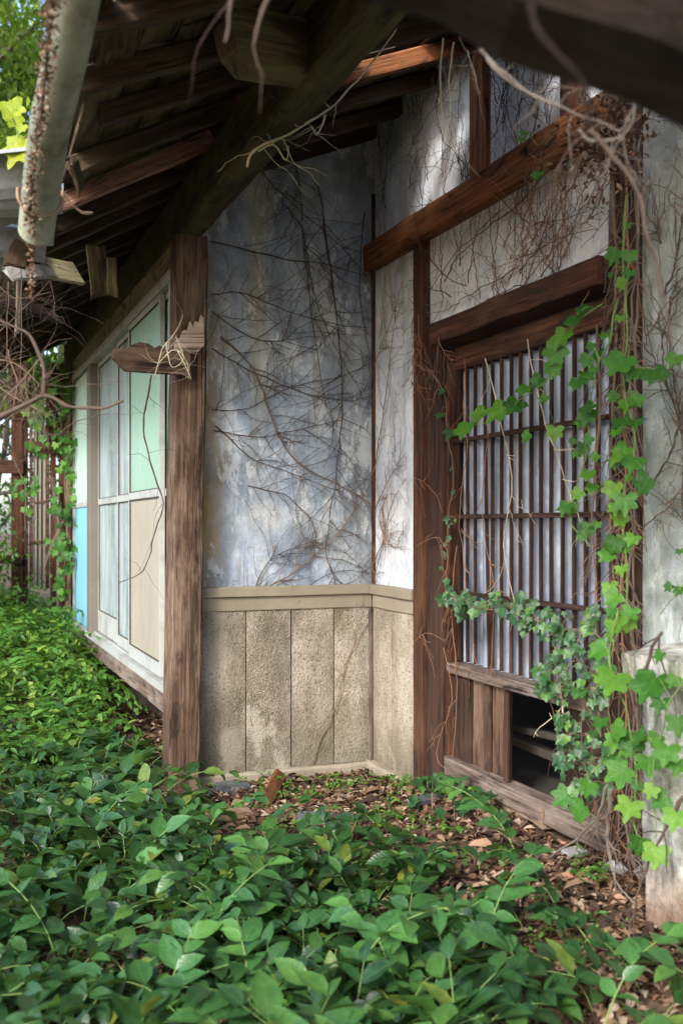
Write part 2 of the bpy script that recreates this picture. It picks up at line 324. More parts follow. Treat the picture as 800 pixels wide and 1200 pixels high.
def board_data(L, wd, th, n=5, j=.0025, ch=.005, seed=0, ragged=(0, 0)):
    rr = random.Random(seed); V = []; F = []; a, b = wd / 2, th / 2; c = min(ch, a * .4, b * .4)
    prof = [(-a + c, -b), (a - c, -b), (a, -b + c), (a, b - c), (a - c, b), (-a + c, b), (-a, b - c), (-a, -b + c)]
    for i in range(n + 1):
        x = L * i / n; oy, oz = rr.uniform(-j, j), rr.uniform(-j, j)
        for (y, z) in prof:
            dx = 0
            if i == 0 and ragged[0]: dx = rr.uniform(0, ragged[0])
            if i == n and ragged[1]: dx = -rr.uniform(0, ragged[1])
            V.append((x + dx, y + oy + rr.uniform(-j, j) * .5, z + oz + rr.uniform(-j, j) * .5))
    for i in range(n):
        for k in range(8):
            k2 = (k + 1) % 8; F.append((i * 8 + k, i * 8 + k2, (i + 1) * 8 + k2, (i + 1) * 8 + k))
    F.append(tuple(range(7, -1, -1))); F.append(tuple(n * 8 + k for k in range(8)))
    F = [f[::-1] for f in F]
    return V, F
def board(name, p0, p1, wd, th, mat, parent=None, up=(0, 0, 1), n=5, j=.0025, ch=.005, ragged=(0, 0), label=None):
    p0, p1 = Vector(p0), Vector(p1); L = (p1 - p0).length
    V, F = board_data(L, wd, th, n, j, ch, R_.randint(0, 10**6), ragged)
    F = [f[::-1] for f in F]
    o = meshobj(name, V, F, mat, parent, frame(p1 - p0, up, p0))
    if label: o['label'] = label
    return o
def bx(name, x0, x1, y0, y1, z0, z1, mat, parent=None, j=.0015, ch=.004, n=4, label=None):
    d = (x1 - x0, y1 - y0, z1 - z0); k = d.index(max(d)); cx, cy, cz = (x0 + x1) / 2, (y0 + y1) / 2, (z0 + z1) / 2
    if k == 0: return board(name, (x0, cy, cz), (x1, cy, cz), d[1], d[2], mat, parent, (0, 0, 1), n, j, ch, label=label)
    if k == 1: return board(name, (cx, y0, cz), (cx, y1, cz), d[0], d[2], mat, parent, (0, 0, 1), n, j, ch, label=label)
    return board(name, (cx, cy, z0), (cx, cy, z1), d[0], d[1], mat, parent, (0, 1, 0), n, j, ch, label=label)
def wallbox(name, x0, x1, y0, y1, z0, z1, mat, parent=None, label=None):
    V = [(x, y, z) for x in (x0, x1) for y in (y0, y1) for z in (z0, z1)]
    F = [(0, 1, 3, 2), (4, 6, 7, 5), (0, 4, 5, 1), (2, 3, 7, 6), (0, 2, 6, 4), (1, 5, 7, 3)]
    o = meshobj(name, V, F, mat, parent)
    if label: o['label'] = label
    return o
class MB:
    def __init__(s): s.V = []; s.F = []
    def box(s, x0, x1, y0, y1, z0, z1):
        b = len(s.V); s.V += [(x, y, z) for x in (x0, x1) for y in (y0, y1) for z in (z0, z1)]
        s.F += [tuple(b + i for i in f) for f in ((0, 1, 3, 2), (4, 6, 7, 5), (0, 4, 5, 1), (2, 3, 7, 6), (0, 2, 6, 4), (1, 5, 7, 3))]
    def tube(s, pts, r0, r1=None, sides=4):
        pts = [Vector(p) for p in pts]; n = len(pts)
        if n < 2: return
        r1 = r0 if r1 is None else r1; b = len(s.V); prev = None
        for i, p in enumerate(pts):
            t = (pts[min(i + 1, n - 1)] - pts[max(i - 1, 0)])
            t = t.normalized() if t.length > 1e-9 else Vector((0, 0, 1))
            if prev is None: prev = t.orthogonal().normalized()
            a = (prev - t * prev.dot(t)); a = a.normalized() if a.length > 1e-6 else t.orthogonal().normalized()
            prev = a; c = t.cross(a); r = r0 + (r1 - r0) * i / (n - 1)
            for k in range(sides):
                an = 2 * math.pi * k / sides; q = p + (a * math.cos(an) + c * math.sin(an)) * (r * (1 + .45 * noise.noise(p * 38) + .5 * noise.noise(p * 90 + a * k)) if r > .0024 else r); s.V.append(tuple(q))
        for i in range(n - 1):
            for k in range(sides):
                k2 = (k + 1) % sides; s.F.append((b + i * sides + k, b + i * sides + k2, b + (i + 1) * sides + k2, b + (i + 1) * sides + k))
        s.F.append(tuple(b + k for k in range(sides - 1, -1, -1))); s.F.append(tuple(b + (n - 1) * sides + k for k in range(sides)))
    def build(s, name, mat, parent=None, smooth=False, label=None):
        o = meshobj(name, s.V, s.F, mat, parent, None, smooth)
        if label: o['label'] = label
        return o
def smooth_path(pts, m=4):
    pts = [Vector(p) for p in pts]; out = []
    for i in range(len(pts) - 1):
        a = pts[max(i - 1, 0)]; b = pts[i]; c = pts[i + 1]; d = pts[min(i + 2, len(pts) - 1)]
        for k in range(m):
            t = k / m; out.append(.5 * ((2 * b) + (c - a) * t + (2 * a - 5 * b + 4 * c - d) * t * t + (3 * b - a - 3 * c + d) * t ** 3))
    out.append(pts[-1]); return out
def jit(pts, a):
    return [p + Vector((R_.uniform(-a, a), R_.uniform(-a, a), R_.uniform(-a, a))) for p in pts]

def np_mesh(name, V, F, UV, mat, parent=None, smooth=True):
    """V (n,3); F (m,4) quads; UV (n,2) per vertex"""
    me = bpy.data.meshes.new(name); me.vertices.add(len(V)); me.vertices.foreach_set('co', V.astype(np.float32).ravel())
    me.loops.add(F.size); me.loops.foreach_set('vertex_index', F.astype(np.int32).ravel())
    me.polygons.add(len(F)); me.polygons.foreach_set('loop_start', np.arange(0, F.size, F.shape[1], dtype=np.int32))
    me.polygons.foreach_set('loop_total', np.full(len(F), F.shape[1], dtype=np.int32))
    if smooth: me.polygons.foreach_set('use_smooth', np.ones(len(F), dtype=bool))
    uvl = me.uv_layers.new(name='UVMap'); uvl.data.foreach_set('uv', UV[F.ravel()].astype(np.float32).ravel())
    me.materials.append(MAT[mat]); me.update(); me.validate()
    o = bpy.data.objects.new(name, me); return put(o, parent)

# ------------------------------------------------------------------ leaf templates
def ovate(stations=((0, .02), (.18, .21), (.42, .29), (.72, .2), (.9, .08), (1, .004)), fold=.3, droop=.25):
    V = []; UV = []; F = []
    for t, wv in stations:
        z = -droop * t * t
        V += [(-wv, t, z + wv * fold), (0, t, z), (wv, t, z + wv * fold)]; UV += [(.5 - wv, t), (.5, t), (.5 + wv, t)]
    for i in range(len(stations) - 1):
        a = i * 3; F += [(a, a + 1, a + 4, a + 3), (a + 1, a + 2, a + 5, a + 4)]
    return np.array(V), np.array(F), np.array(UV)
def small_leaf():
    V = np.array([(0, 0, 0), (.24, .45, .05), (0, 1, -.15), (-.24, .45, .05)]); return V, np.array([(0, 1, 2, 3)]), np.array([(.5, 0), (.74, .45), (.5, 1), (.26, .45)])
def scatter_leaves(name, tmpl, T, X, Nn, P, S, mat, parent=None):
    """T tip dir, Nn normal, P base, S size — arrays"""
    tv, tf, tuv = tmpl
    T = T / np.linalg.norm(T, axis=1, keepdims=True); Xv = np.cross(T, Nn); Xv /= (np.linalg.norm(Xv, axis=1, keepdims=True) + 1e-9); Z = np.cross(Xv, T)
    V = (P[:, None, :] + S[:, None, None] * (tv[None, :, 0:1] * Xv[:, None] + tv[None, :, 1:2] * T[:, None] + tv[None, :, 2:3] * Z[:, None]))
    n, m = len(P), len(tv)
    F = (tf[None] + (np.arange(n) * m)[:, None, None]).reshape(-1, 4)
    return np_mesh(name, V.reshape(-1, 3), F, np.tile(tuv, (n, 1)), mat, parent)
def lobed_mesh(name, lobes, depth, teeth, mat, seed, heart=.35, elong=1.0, droop=.3):
    """palmate leaf; base at origin, tip +y, length about 1"""
    rr = random.Random(seed); n = 36; out = []
    for i in range(n):
        th = 2 * math.pi * i / n   # 0 = tip
        r = .5
        best = 0
        for (a, L, wd) in lobes:
            d = abs((th - a + math.pi) % (2 * math.pi) - math.pi); best = max(best, L * (1 - min(1, d / (wd * 1.75))) ** 1.15)
        r = .5 * (1 - depth) * .95 + depth * .85 * best
        d0 = abs((th - math.pi + math.pi) % (2 * math.pi) - math.pi) if False else abs(abs((th + math.pi) % (2 * math.pi) - math.pi) - math.pi)
        r *= 1 - heart * math.exp(-(d0 / .28) ** 2)
        r += teeth * (1 if i % 2 else -1) * .5
        out.append((math.sin(th) * r * .98, math.cos(th) * r * elong))
    by = min(y for x, y in out if abs(x) < .08) ; V = [(0, -0.0, 0)]; UV = []
    for s in (.55, 1.0):
        for (x, y) in out: V.append((x * s, y * s, 0))
    V2 = []
    for (x, y, z) in V:
        yy = y - by; wav = .05 * math.sin(x * 11 + seed) + .04 * math.sin(y * 9 + seed * 2)
        V2.append((x, yy, .22 * abs(x) - droop * max(0, yy - .35) ** 2 - .1 * x * x + wav * (abs(x) + .2)))
    F = []
    for i in range(n):
        k = (i + 1) % n; F.append((0, 1 + k, 1 + i)); F.append((1 + i, 1 + k, 1 + n + k, 1 + n + i))
    me = bpy.data.meshes.new(name); me.from_pydata(V2, [], F); uvl = me.uv_layers.new(name='UVMap')
    for lp in me.loops:
        v = V2[lp.vertex_index]; uvl.data[lp.index].uv = (v[0] + .5, v[1])
    me.materials.append(MAT[mat]); me.polygons.foreach_set('use_smooth', [True] * len(me.polygons)); me.update(); return me
L5 = [(0, 1.08, .36), (.95, .92, .42), (-.95, .92, .42), (1.95, .78, .55), (-1.95, .78, .55)]
L3 = [(0, 1.05, .4), (1.2, .72, .45), (-1.2, .72, .45), (2.3, .5, .4), (-2.3, .5, .4)]
def variants(kind, mat):
    if kind == 'grape': return [lobed_mesh('vine_leaf', L5, .33 + .07 * k, .03, mat, k + 3, .4) for k in range(3)]
    if kind == 'ivy': return [lobed_mesh('ivy_leaf', L3, .3 + .08 * k, .0, mat, k + 9, .35) for k in range(3)]
GR = variants('grape', 'grape'); IV = variants('ivy', 'ivy'); YL = variants('grape', 'yellow')
def leaf_obj(meshes, P, tip, nrm, size, parent, name='leaf'):
    o = bpy.data.objects.new(name, R_.choice(meshes)); t = Vector(tip).normalized(); n = Vector(nrm); n = (n - t * n.dot(t)).normalized(); x = t.cross(n)
    s = size; M = Matrix((x * s, t * s, n * s)).transposed().to_4x4(); M.translation = Vector(P); return put(o, parent, M)

# ------------------------------------------------------------------ ground
def sstep(a, b, x): t = max(0, min(1, (x - a) / (b - a))); return t * t * (3 - 2 * t)
def gz(x, y):
    z = .13 * sstep(1.5, 2.2, x) * sstep(5.2, 4.2, y) + .10 * sstep(.6, -.6, x) + .5 * sstep(5.6, 9.0, y) * sstep(1.3, .7, x)
    if -8 < x < 8 and -3 < y < 14:
        z += .02 * noise.noise(Vector((x * 2.3, y * 2.3, 0))) + .008 * noise.noise(Vector((x * 9, y * 9, 3)))
        z -= .0
    return z
def make_ground():
    xs = sorted(set([-150, -80, -40, -20, -12] + [round(-8 + .12 * i, 3) for i in range(100)] + [5, 9, 20, 50, 150])); ys = sorted(set([-150, -60, -20, -8] + [round(-2 + .12 * i, 3) for i in range(110)] + [14, 18, 30, 60, 150]))
    V = [(x, y, gz(x, y)) for y in ys for x in xs]; nx = len(xs)
    F = [(j * nx + i, j * nx + i + 1, (j + 1) * nx + i + 1, (j + 1) * nx + i) for j in range(len(ys) - 1) for i in range(nx - 1)]
    o = meshobj('ground', V, F, 'soil', smooth=True); tag(o, None, kind='structure')
make_ground()

# ================================================================== THE HOUSE
XW, XP1 = 1.17, 1.31          # outer face of window wall / inner face of its beam
XR, YM = 2.346, 5.416         # lattice wall plane, inner alcove wall plane
def sag(y): return .13 * sstep(3.2, 4.6, y)
def zr(x, y): return 3.16 + .40 * (x - XW) - sag(y) * max(0, (XW - x) / .75)
house = thing('derelict_house', 'weathered derelict timber house with stained plaster walls, sagging eave and vines over it', 'house', (XW, 5.3, 0))
def part(o, label=None):
    if label: o['label'] = label
    return o

# --- alcove wall (faces the camera)
wm = wallbox('plaster_wall', 1.25, XR + .05, YM, YM + .08, 0.0, 3.75, 'plA', house, 'blue grey stained plaster wall of the alcove with bare vines')
ws = wallbox('plaster_wall', XR, XR + .08, 4.81, YM - .001, 0.0, 3.72, 'plB', house, 'narrow pale plaster wall between alcove corner and dark post')
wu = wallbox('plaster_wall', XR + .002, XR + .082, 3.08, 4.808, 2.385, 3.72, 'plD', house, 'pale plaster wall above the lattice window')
wr = wallbox('plaster_wall', XR + .004, XR + .084, -1.2, 3.078, 0.0, 3.72, 'plC', house, 'greenish white plaster wall right of the vine covered pillar')
def dado_panel(parent, axis, a0, a1, z0, z1, mat, d=.028, lab=None):
    V = []; F = []; nx, nz = 3, 8
    fr = lambda u, v, o: (u, YM - o, v) if axis == 'x' else (XR - o, u, v)
    g = .004; a0 += g; a1 -= g
    for jz in range(nz + 1):
        for i in range(nx + 1):
            e = .006 if (i in (0, nx) or jz in (0, nz)) else 0
            V.append(fr(a0 + (a1 - a0) * i / nx, z0 + (z1 - z0) * jz / nz, d - e + R_.uniform(-.001, .001)))
    for jz in range(nz):
        for i in range(nx):
            a = jz * (nx + 1) + i; F.append((a, a + 1, a + nx + 2, a + nx + 1))
    b = len(V); cs = [0, nx, (nz + 1) * (nx + 1) - 1, nz * (nx + 1)]
    per = [i for i in range(nx + 1)] + [(nx + 1) * k + nx for k in range(1, nz + 1)] + [nz * (nx + 1) + i for i in range(nx - 1, -1, -1)] + [(nx + 1) * k for k in range(nz - 1, 0, -1)]
    for p in per:
        x, y, z = V[p]; V.append((x, YM - .0005, z) if axis == 'x' else (XR - .0005, y, z))
    m = len(per)
    for i in range(m): F.append((per[i], per[(i + 1) % m], b + (i + 1) % m, b + i))
    if axis == 'y': F = [f[::-1] for f in F]
    o = meshobj('dado_panel', V, [f for f in F], mat, parent)
    if lab: o['label'] = lab
px4 = [1.27, 1.575, 1.835, 2.09, 2.325]
for i, m in enumerate(['agg2', 'agg', 'agg2', 'agg']): dado_panel(wm, 'x', px4[i], px4[i + 1], .052, .93, m)
for i, (a, b_) in enumerate([(5.12, 5.395), (4.84, 5.12)]): dado_panel(ws, 'y', a, b_, .057, .93, 'agg3')
bx('trim_board', 1.26, XR - .03, YM - .034, YM - .001, .93, 1.005, 'trim', wm); bx('trim_board', 1.26, XR - .028, YM - .052, YM - .001, 1.007, 1.062, 'trim', wm)
bx('trim_board', XR - .034, XR - .001, 4.812, YM - .054, .93, 1.005, 'trim', ws); bx('trim_board', XR - .052, XR - .001, 4.812, YM - .053, 1.007, 1.062, 'trim', ws)
bx('plinth', 1.25, XR - .06, YM - .06, YM - .001, -.05, .05, 'plinth', wm, j=.004, ch=.012, n=9); bx('plinth', XR - .07, XR - .001, 4.815, YM - .002, -.05, .055, 'plinth', ws, j=.004, ch=.012)
bx('corner_bead', XR - .018, XR - .0015, YM - .024, YM - .002, 1.064, 3.3, 'redwood', wm, j=.001); bx('corner_bead', XR - .05, XR - .032, YM - .05, YM - .036, .06, .928, 'greywood', wm, j=.001)
# --- posts
p = board('post', (1.205, 5.36, -.05), (1.252, 5.36, 2.92), .165, .18, 'post', house, up=(0, 1, 0), n=16, j=.003, ch=.009, label='weathered brown corner post beside the white window')
# knots, vertical cracks as real grooves are too fine: small pegs and nails
bx('post', XR - .045, XR + .06, 4.70, 4.808, .02, 2.85, 'redwood', house, j=.002, ch=.006, n=14, label='narrow red brown post left of the lattice window')
bx('door_jamb', XR - .02, XR + .10, 4.528, 4.698, .02, 2.27, 'lattice', house, j=.002, ch=.006, n=10)
bx('jamb_strip', XR + .0, XR + .05, 4.495, 4.52, .25, 2.2, 'redwood', house, j=.001, n=6)
bx('post', XR - .05, XR + .06, 3.01, 3.14, -.02, 3.7, 'lattice', house, j=.004, ch=.008, n=14, label='dark pillar wrapped in vines right of the lattice window')
# --- orange tie beam, strut, lintel
bx('tie_beam', XR - .07, XR + .05, 3.142, YM - .003, 2.852, 3.0, 'orange', house, j=.003, ch=.007, n=12, label='orange brown horizontal beam across the upper plaster wall')
bx('strut', XR - .04, XR + .05, 4.087, 4.21, 3.002, 3.70, 'orange', house, j=.002)
bx('strut', XR - .04, XR + .05, 3.35, 3.47, 3.002, 3.70, 'redwood', house, j=.002)
bx('lintel', XR - .10, XR + .05, 3.142, 4.50, 2.28, 2.385, 'redwood', house, j=.003, ch=.006, n=10, label='thick wooden lintel over the lattice window')
bx('lintel_trim', XR - .015, XR + .05, 3.142, 4.50, 2.387, 2.41, 'greywood', house, j=.002)
# --- plate beam over post, toward camera and away
board('eave_beam', ((XW + XP1) / 2, .4, 3.04), ((XW + XP1) / 2, 10.3, 3.04), XP1 - XW, .24, 'beam', house, n=40, j=.005, ch=.012, label='mossy green brown beam running along the eave')
# inner wall plate above alcove wall
# cut beam end hanging from the eave beam
def beam_end():
    M = frame(Vector((-1, -.25, -.12)), (0, 0, 1), (1.26, 3.36, 3.04))
    prof = [(0, -.10), (0, .09), (.36, .09), (.40, .05), (.385, -.045), (.33, -.10)]; V = []
    for y in (-.06, .06):
        for (x, z) in prof: V.append((x, y, z))
    n = len(prof); F = [tuple(range(n - 1, -1, -1)), tuple(range(n, 2 * n))] + [(i, (i + 1) % n, n + (i + 1) % n, n + i) for i in range(n)]
    o = meshobj('beam_end', V, F, 'deckp', house, M); o['label'] = 'chamfered beam end jutting under the eave boards'
beam_end()
# --- rafters
ry = .52; k = 0
while ry < 10.2:
    y = ry + R_.uniform(-.04, .04); xe = .42 + R_.uniform(-.06, .08)
    if 3.75 < y < 4.0: xe = .55
    mat = 'rafterred' if 4.6 < y < 4.97 else 'rafter'
    tw = R_.uniform(-.03, .03)
    p0 = Vector((xe, y + tw, zr(xe, y) + .035)); p1 = Vector((XW + .02, y, zr(XW, y) + .035))
    lab = 'pinkish bare rafter where the eave boards have fallen away' if mat == 'rafterred' else None
    board('rafter', p0, p1, .055 + R_.uniform(0, .012), .075, mat, house, n=6, j=.004, ragged=(.03, 0), label=lab)
    if y > 3.1: board('rafter', p1 + Vector((.003, 0, .003)), Vector((4.7, y, zr(4.7, y) + .035)), .055, .075, 'rafter' if not 4.0 < y < 4.5 else 'orange', house, n=5, j=.004)
    ry += .375 if y < 6.2 else .42; k += 1
# --- roof boards on the rafters (run along the eave)
xb = .36; row = 0
while xb < 4.6:
    bw = .135 if xb < 1.25 else (.19 if xb < 2.4 else .5)
    y = .45
    while y < 10.3:
        L = R_.uniform(1.1, 1.9) if xb < 2.4 else 8.4; y1 = min(y + L, 10.35); mid = (y + y1) / 2
        x = xb + bw / 2
        skip = False
        segs = [(y, y1)]
        if 1.66 < x < 2.0: # the hole in the alcove roof
            segs = [(a, b_) for (a, b_) in ((y, min(y1, 3.98)), (max(y, 4.42), y1)) if b_ - a > .1]
        if 1.36 < x: segs = [(max(a, 3.15 + .12 * math.sin(x * 17)), b_) for (a, b_) in segs if b_ > 3.4]  # unseen front of the alcove roof left open to let daylight in
        if x < .45: # fallen eave boards beyond the gutter end
            segs = [(a, b_) for (a, b_) in ((y, min(y1, 3.95)), (max(y, 4.55), y1)) if b_ - a > .1]
        if x < .40: segs = [(a, b_) for (a, b_) in segs if R_.random() > .25]
        for (a, b_) in segs:
            dz = R_.uniform(0, .006)
            board('roof_board', (x, a + .003, zr(x, a) + .088 + dz), (x, b_ - .003, zr(x, b_) + .088 + dz), bw + .003, .018, 'deck', house,
                  up=(-.41, 0, .91), n=4, j=.0025, ragged=(.02, .02))
        y = y1
    xb += bw; row += 1
# covering layer above the boards (clay bed) with the hole and added light opening
def clay():
    V = []; F = []; ys = [.45, 3.28, 3.98, 4.42, 4.55, 10.35]; xs = [.5, .66, 1.36, 1.66, 2.02, 4.7]
    for y in ys:
        for x in xs: V.append((x, y, zr(x, y) + .112))
    n = len(V); V += [(x, y, z + .05) for (x, y, z) in V]; nx = len(xs); keep = set()
    for j in range(len(ys) - 1):
        for i in range(nx - 1):
            if j == 2 and i == 3: continue
            if j == 0 and i in (3, 4): continue
            if j in (2, 3) and i == 0 and False: continue
            a = j * nx + i; F.append((a, a + nx, a + nx + 1, a + 1)); F.append((n + a, n + a + 1, n + a + nx + 1, n + a + nx))
    o = meshobj('roof_clay_bed', V, F, 'soil', house)
clay()
# hanging torn boards under the eave
for (px, py, D, dx, dy, dz, wd, m) in [(112, 285, 5.0, .04, .1, -.26, .10, 'deck'), (130, 300, 4.95, .02, .05, -.2, .05, 'deck'), (85, 185, 3.45, .05, .12, -.08, .05, 'deck')]:
    p = atD(px, py, D); board('torn_board', p, p + Vector((dx, dy, dz)), wd, .014, m, house, up=(.2, -.9, .3), n=3, ragged=(.03, .05), j=.004)
for (px, py, D, qx, qy, D2, wd, m, lb) in [(30, 284, 4.3, 14, 316, 4.2, .09, 'rafter', None), (48, 312, 4.5, 96, 322, 4.7, .13, 'header', 'mossy slab of eave board hanging under the pinkish rafter'), (4, 322, 4.3, 60, 318, 4.5, .07, 'stone', None), (-20, 345, 4.4, 70, 372, 4.9, .08, 'rafter', None), (20, 395, 4.6, 25, 300, 4.5, .02, 'greywood', None)]:
    board('fallen_eave_board', atD(px, py, D), atD(qx, qy, D2), wd, .016, m, house, up=(.2, -.8, .5), n=4, j=.004, ragged=(.04, .05), label=lb)
# --- roof tiles along the eave
def tile_data():
    V = []; F = []; n = 9
    for t in (0, 1):
        for s in (0, 1):
            for i in range(n):
                u = i / (n - 1); z = .05 * math.sin(u * 2 * math.pi + .6) + (.013 if t else 0)
                V.append((s * .27, (u - .5) * .27, z))
    for i in range(n - 1):
        F.append((i, i + 1, n + i + 1, n + i)); F.append((2 * n + i, 3 * n + i, 3 * n + i + 1, 2 * n + i + 1)); F.append((i, 2 * n + i, 2 * n + i + 1, i + 1)); F.append((n + i, n + i + 1, 3 * n + i + 1, 3 * n + i))
    F.append((0, n, 3 * n, 2 * n)); F.append((n - 1, 3 * n - 1 - 0, 4 * n - 1, 2 * n - 1))
    F[-1] = (n - 1, 3 * n - 1, 4 * n - 1, 2 * n - 1)
    me = bpy.data.meshes.new('roof_tile'); me.from_pydata(V, [], F); me.materials.append(MAT['tile']); me.update(); return me
TM = tile_data()
y = 3.75; k = 0
while y < 10.2:
    for rr in range(3):
        x = .27 + rr * .235; zz = zr(x, y) + .17 + rr * .0
        M = Matrix.Translation((x, y + R_.uniform(-.01, .01), zz + R_.uniform(-.01, .01))) @ Matrix.Rotation(-.42 + R_.uniform(-.06, .06), 4, 'Y') @ Matrix.Rotation(R_.uniform(-.08, .08), 4, 'Z')
        if rr == 0 and y < 4.8: M = Matrix.Translation((x - .04, y, zz - .12)) @ Matrix.Rotation(-.15 + R_.uniform(-.3, .3), 4, 'Y') @ Matrix.Rotation(R_.uniform(-.35, .35), 4, 'Z') @ Matrix.Rotation(R_.uniform(-.3, .3), 4, 'X')
        if rr >= 1 and y < 4.7: continue
        if rr == 0 and y < 4.7: M = Matrix.Translation((x - .11 + R_.uniform(-.03, .03), y + .05, 2.58 + R_.uniform(-.03, .05))) @ Matrix.Rotation(R_.uniform(-.4, .2), 4, 'Y') @ Matrix.Rotation(R_.uniform(-.35, .35), 4, 'Z') @ Matrix.Rotation(R_.uniform(-.3, .3), 4, 'X')
        o = bpy.data.objects.new('roof_tile', TM); put(o, house, M)
    y += .262
# --- gutter
ga, gb = Vector((.24, 1.0, 3.08)), Vector((.275, 3.20, 2.29)); ga = gb + (Vector((.30, 2.41, 2.62)) - gb) * 2.6
def gutter():
    M = frame(gb - ga, (0, 0, 1), ga); L = (gb - ga).length; V = []; F = []; n = 13; m = 10; r = .053
    for t in (0, 1):
        for i in range(m + 1):
            x = L * i / m; oy, oz = .006 * math.sin(i * 1.7), .008 * math.sin(i * 1.1)
            for k in range(n):
                a = math.pi * 1.1 * (k / (n - 1)) - math.pi * .05; rr = r - (.004 if t else 0)
                V.append((x, -math.cos(a) * rr + oy, -math.sin(a) * rr + oz))
    o1 = (m + 1) * n
    for i in range(m):
        for k in range(n - 1):
            a = i * n + k; F.append((a, a + n, a + n + 1, a + 1)); F.append((o1 + a, o1 + a + 1, o1 + a + n + 1, o1 + a + n))
    for i in range(m):
        for k in (0, n - 1):
            a = i * n + k; F.append((a, o1 + a, o1 + a + n, a + n))
    for i in (0, m):
        for k in range(n - 1):
            a = i * n + k; F.append((a, a + 1, o1 + a + 1, o1 + a))
    g = meshobj('gutter', V, F, 'gutter', house, M, True); g['label'] = 'dull green grey half round gutter sagging along the eave edge'
    for fr in (.50, .93):
        c = ga + (gb - ga) * fr; mb = MB(); pts = []
        for k in range(9):
            a = math.pi * (k / 8) * 1.15 - .2; pts.append(c + Vector((-math.cos(a) * .064, 0, -math.sin(a) * .064)))
        pts += [c + Vector((.085, .01, -.01)), c + Vector((.12, .015, -.035)), c + Vector((.15, .02, -.03))]
        mb.tube(smooth_path(pts, 2), .0045, .0045, 5); mb.build('gutter_bracket', 'wire', g)
gutter()

# --- window wall
bx('sill_beam', XW + .01, XW + .13, 5.455, 9.72, .35, .475, 'greywood', house, j=.003, n=14, label='pale wooden sill beam under the white windows')
bx('window_header', XW + .012, XW + .12, 5.455, 9.75, 2.78, 2.918, 'header', house, j=.002, n=12)
wf = MB()
wf.box(XW + .0, XW + .11, 5.452, 9.70, 2.715, 2.778); wf.box(XW - .012, XW + .10, 5.452, 9.70, .477, .52)
wf.box(XW + .004, XW + .105, 5.452, 5.51, .522, 2.713); wf.box(XW + .004, XW + .105, 9.655, 9.70, .522, 2.713); wf.box(XW + .03, XW + .04, 5.512, 8.49, .522, .534)
wf.build('window_frame', 'alu', house, label='weathered white outer frame of the sliding windows')
def sash(y0, y1, xf, up_m, lo_m, lab, sw=.045, zmid=1.585, midlow=.55, thick=.028):
    sw = .028; f = MB(); x0, x1 = XW + xf, XW + xf + thick; z0, z1 = .536, 2.712
    f.box(x0, x1, y0, y0 + sw, z0, z1); f.box(x0, x1, y1 - sw, y1, z0, z1)
    f.box(x0 + .001, x1 - .001, y0 + sw, y1 - sw, z0, z0 + midlow * .14); f.box(x0 + .001, x1 - .001, y0 + sw, y1 - sw, z1 - .035, z1); f.box(x0 - .002, x1 - .001, y0 + sw, y1 - sw, zmid - .022, zmid + .022)
    o = f.build('window_sash', 'alu', house, label=lab); xm = (x0 + x1) / 2
    wallbox('pane', xm - .003, xm + .003, y0 + sw, y1 - sw, zmid + .023, z1 - .036, up_m, o); wallbox('pane', xm - .003, xm + .003, y0 + sw, y1 - sw, z0 + midlow * .14 + .001, zmid - .023, lo_m, o)
    for (za, zb) in ((zmid + .023, z1 - .036), (z0 + midlow * .14 + .001, zmid - .023)):
        g = MB(); ya, yb = y0 + sw + .0005, y1 - sw - .0005; xa, xb_ = x0 + .002, xm - .004
        g.box(xa, xb_, ya, ya + .006, za, zb); g.box(xa, xb_, yb - .006, yb, za, zb); g.box(xa, xb_, ya + .006, yb - .006, za, za + .006); g.box(xa, xb_, ya + .006, yb - .006, zb - .006, zb)
        g.build('gasket', 'dark', o)
    return o
sash(5.78, 6.80, .012, 'mint', 'tan', 'nearest sash with mint green upper pane and tan lower pane')
sash(5.512, 6.30, .045, 'mint', 'tan', 'sash sliding behind the nearest mint green one')
sash(6.75, 7.45, .045, 'glass', 'glass', 'middle clear glass sash with curtain behind')
sash(7.40, 8.49, .06, 'glass', 'glass', 'far clear glass sash with curtain behind', midlow=1.2)
bx('window_post', XW - .004, XW + .09, 8.50, 8.68, .475, 2.715, 'brownpost', house, j=.001)
pm = wallbox('wall_panel', XW + .02, XW + .05, 8.69, 9.654, 1.60, 2.70, 'mintw', house, 'pale mint board at far end of the window wall')
wallbox('wall_panel', XW + .02, XW + .05, 8.69, 9.654, .53, 1.55, 'blue', house, 'sky blue board below the pale mint board')
bx('panel_rail', XW + .01, XW + .06, 8.69, 9.654, 1.551, 1.599, 'alu', house, j=.0005)
bx('panel_rail', XW + .01, XW + .06, 8.69, 8.73, .53, 1.549, 'alu', house, j=.0005); bx('panel_rail', XW + .01, XW + .06, 8.69, 8.73, 1.601, 2.70, 'alu', house, j=.0005)
# curtain: wavy cloth inside
def curtain():
    V = []; F = []; n = 90
    for i in range(n + 1):
        y = 6.7 + 1.8 * i / n; x = XW + .2 + .012 * math.sin(i * .9) + .012 * math.sin(i * 2.3)
        V += [(x, y, .6), (x + .01 * math.sin(i), y, 2.7)]
    F = [(2 * i, 2 * i + 2, 2 * i + 3, 2 * i + 1) for i in range(n)]
    o = meshobj('curtain', V, F, 'curtain', house, smooth=True)
curtain()
# end post
bx('post', XW, XW + .12, 9.76, 9.88, -.05, 2.92, 'redwood', house, j=.003, n=8, label='far corner post hidden by creeper')
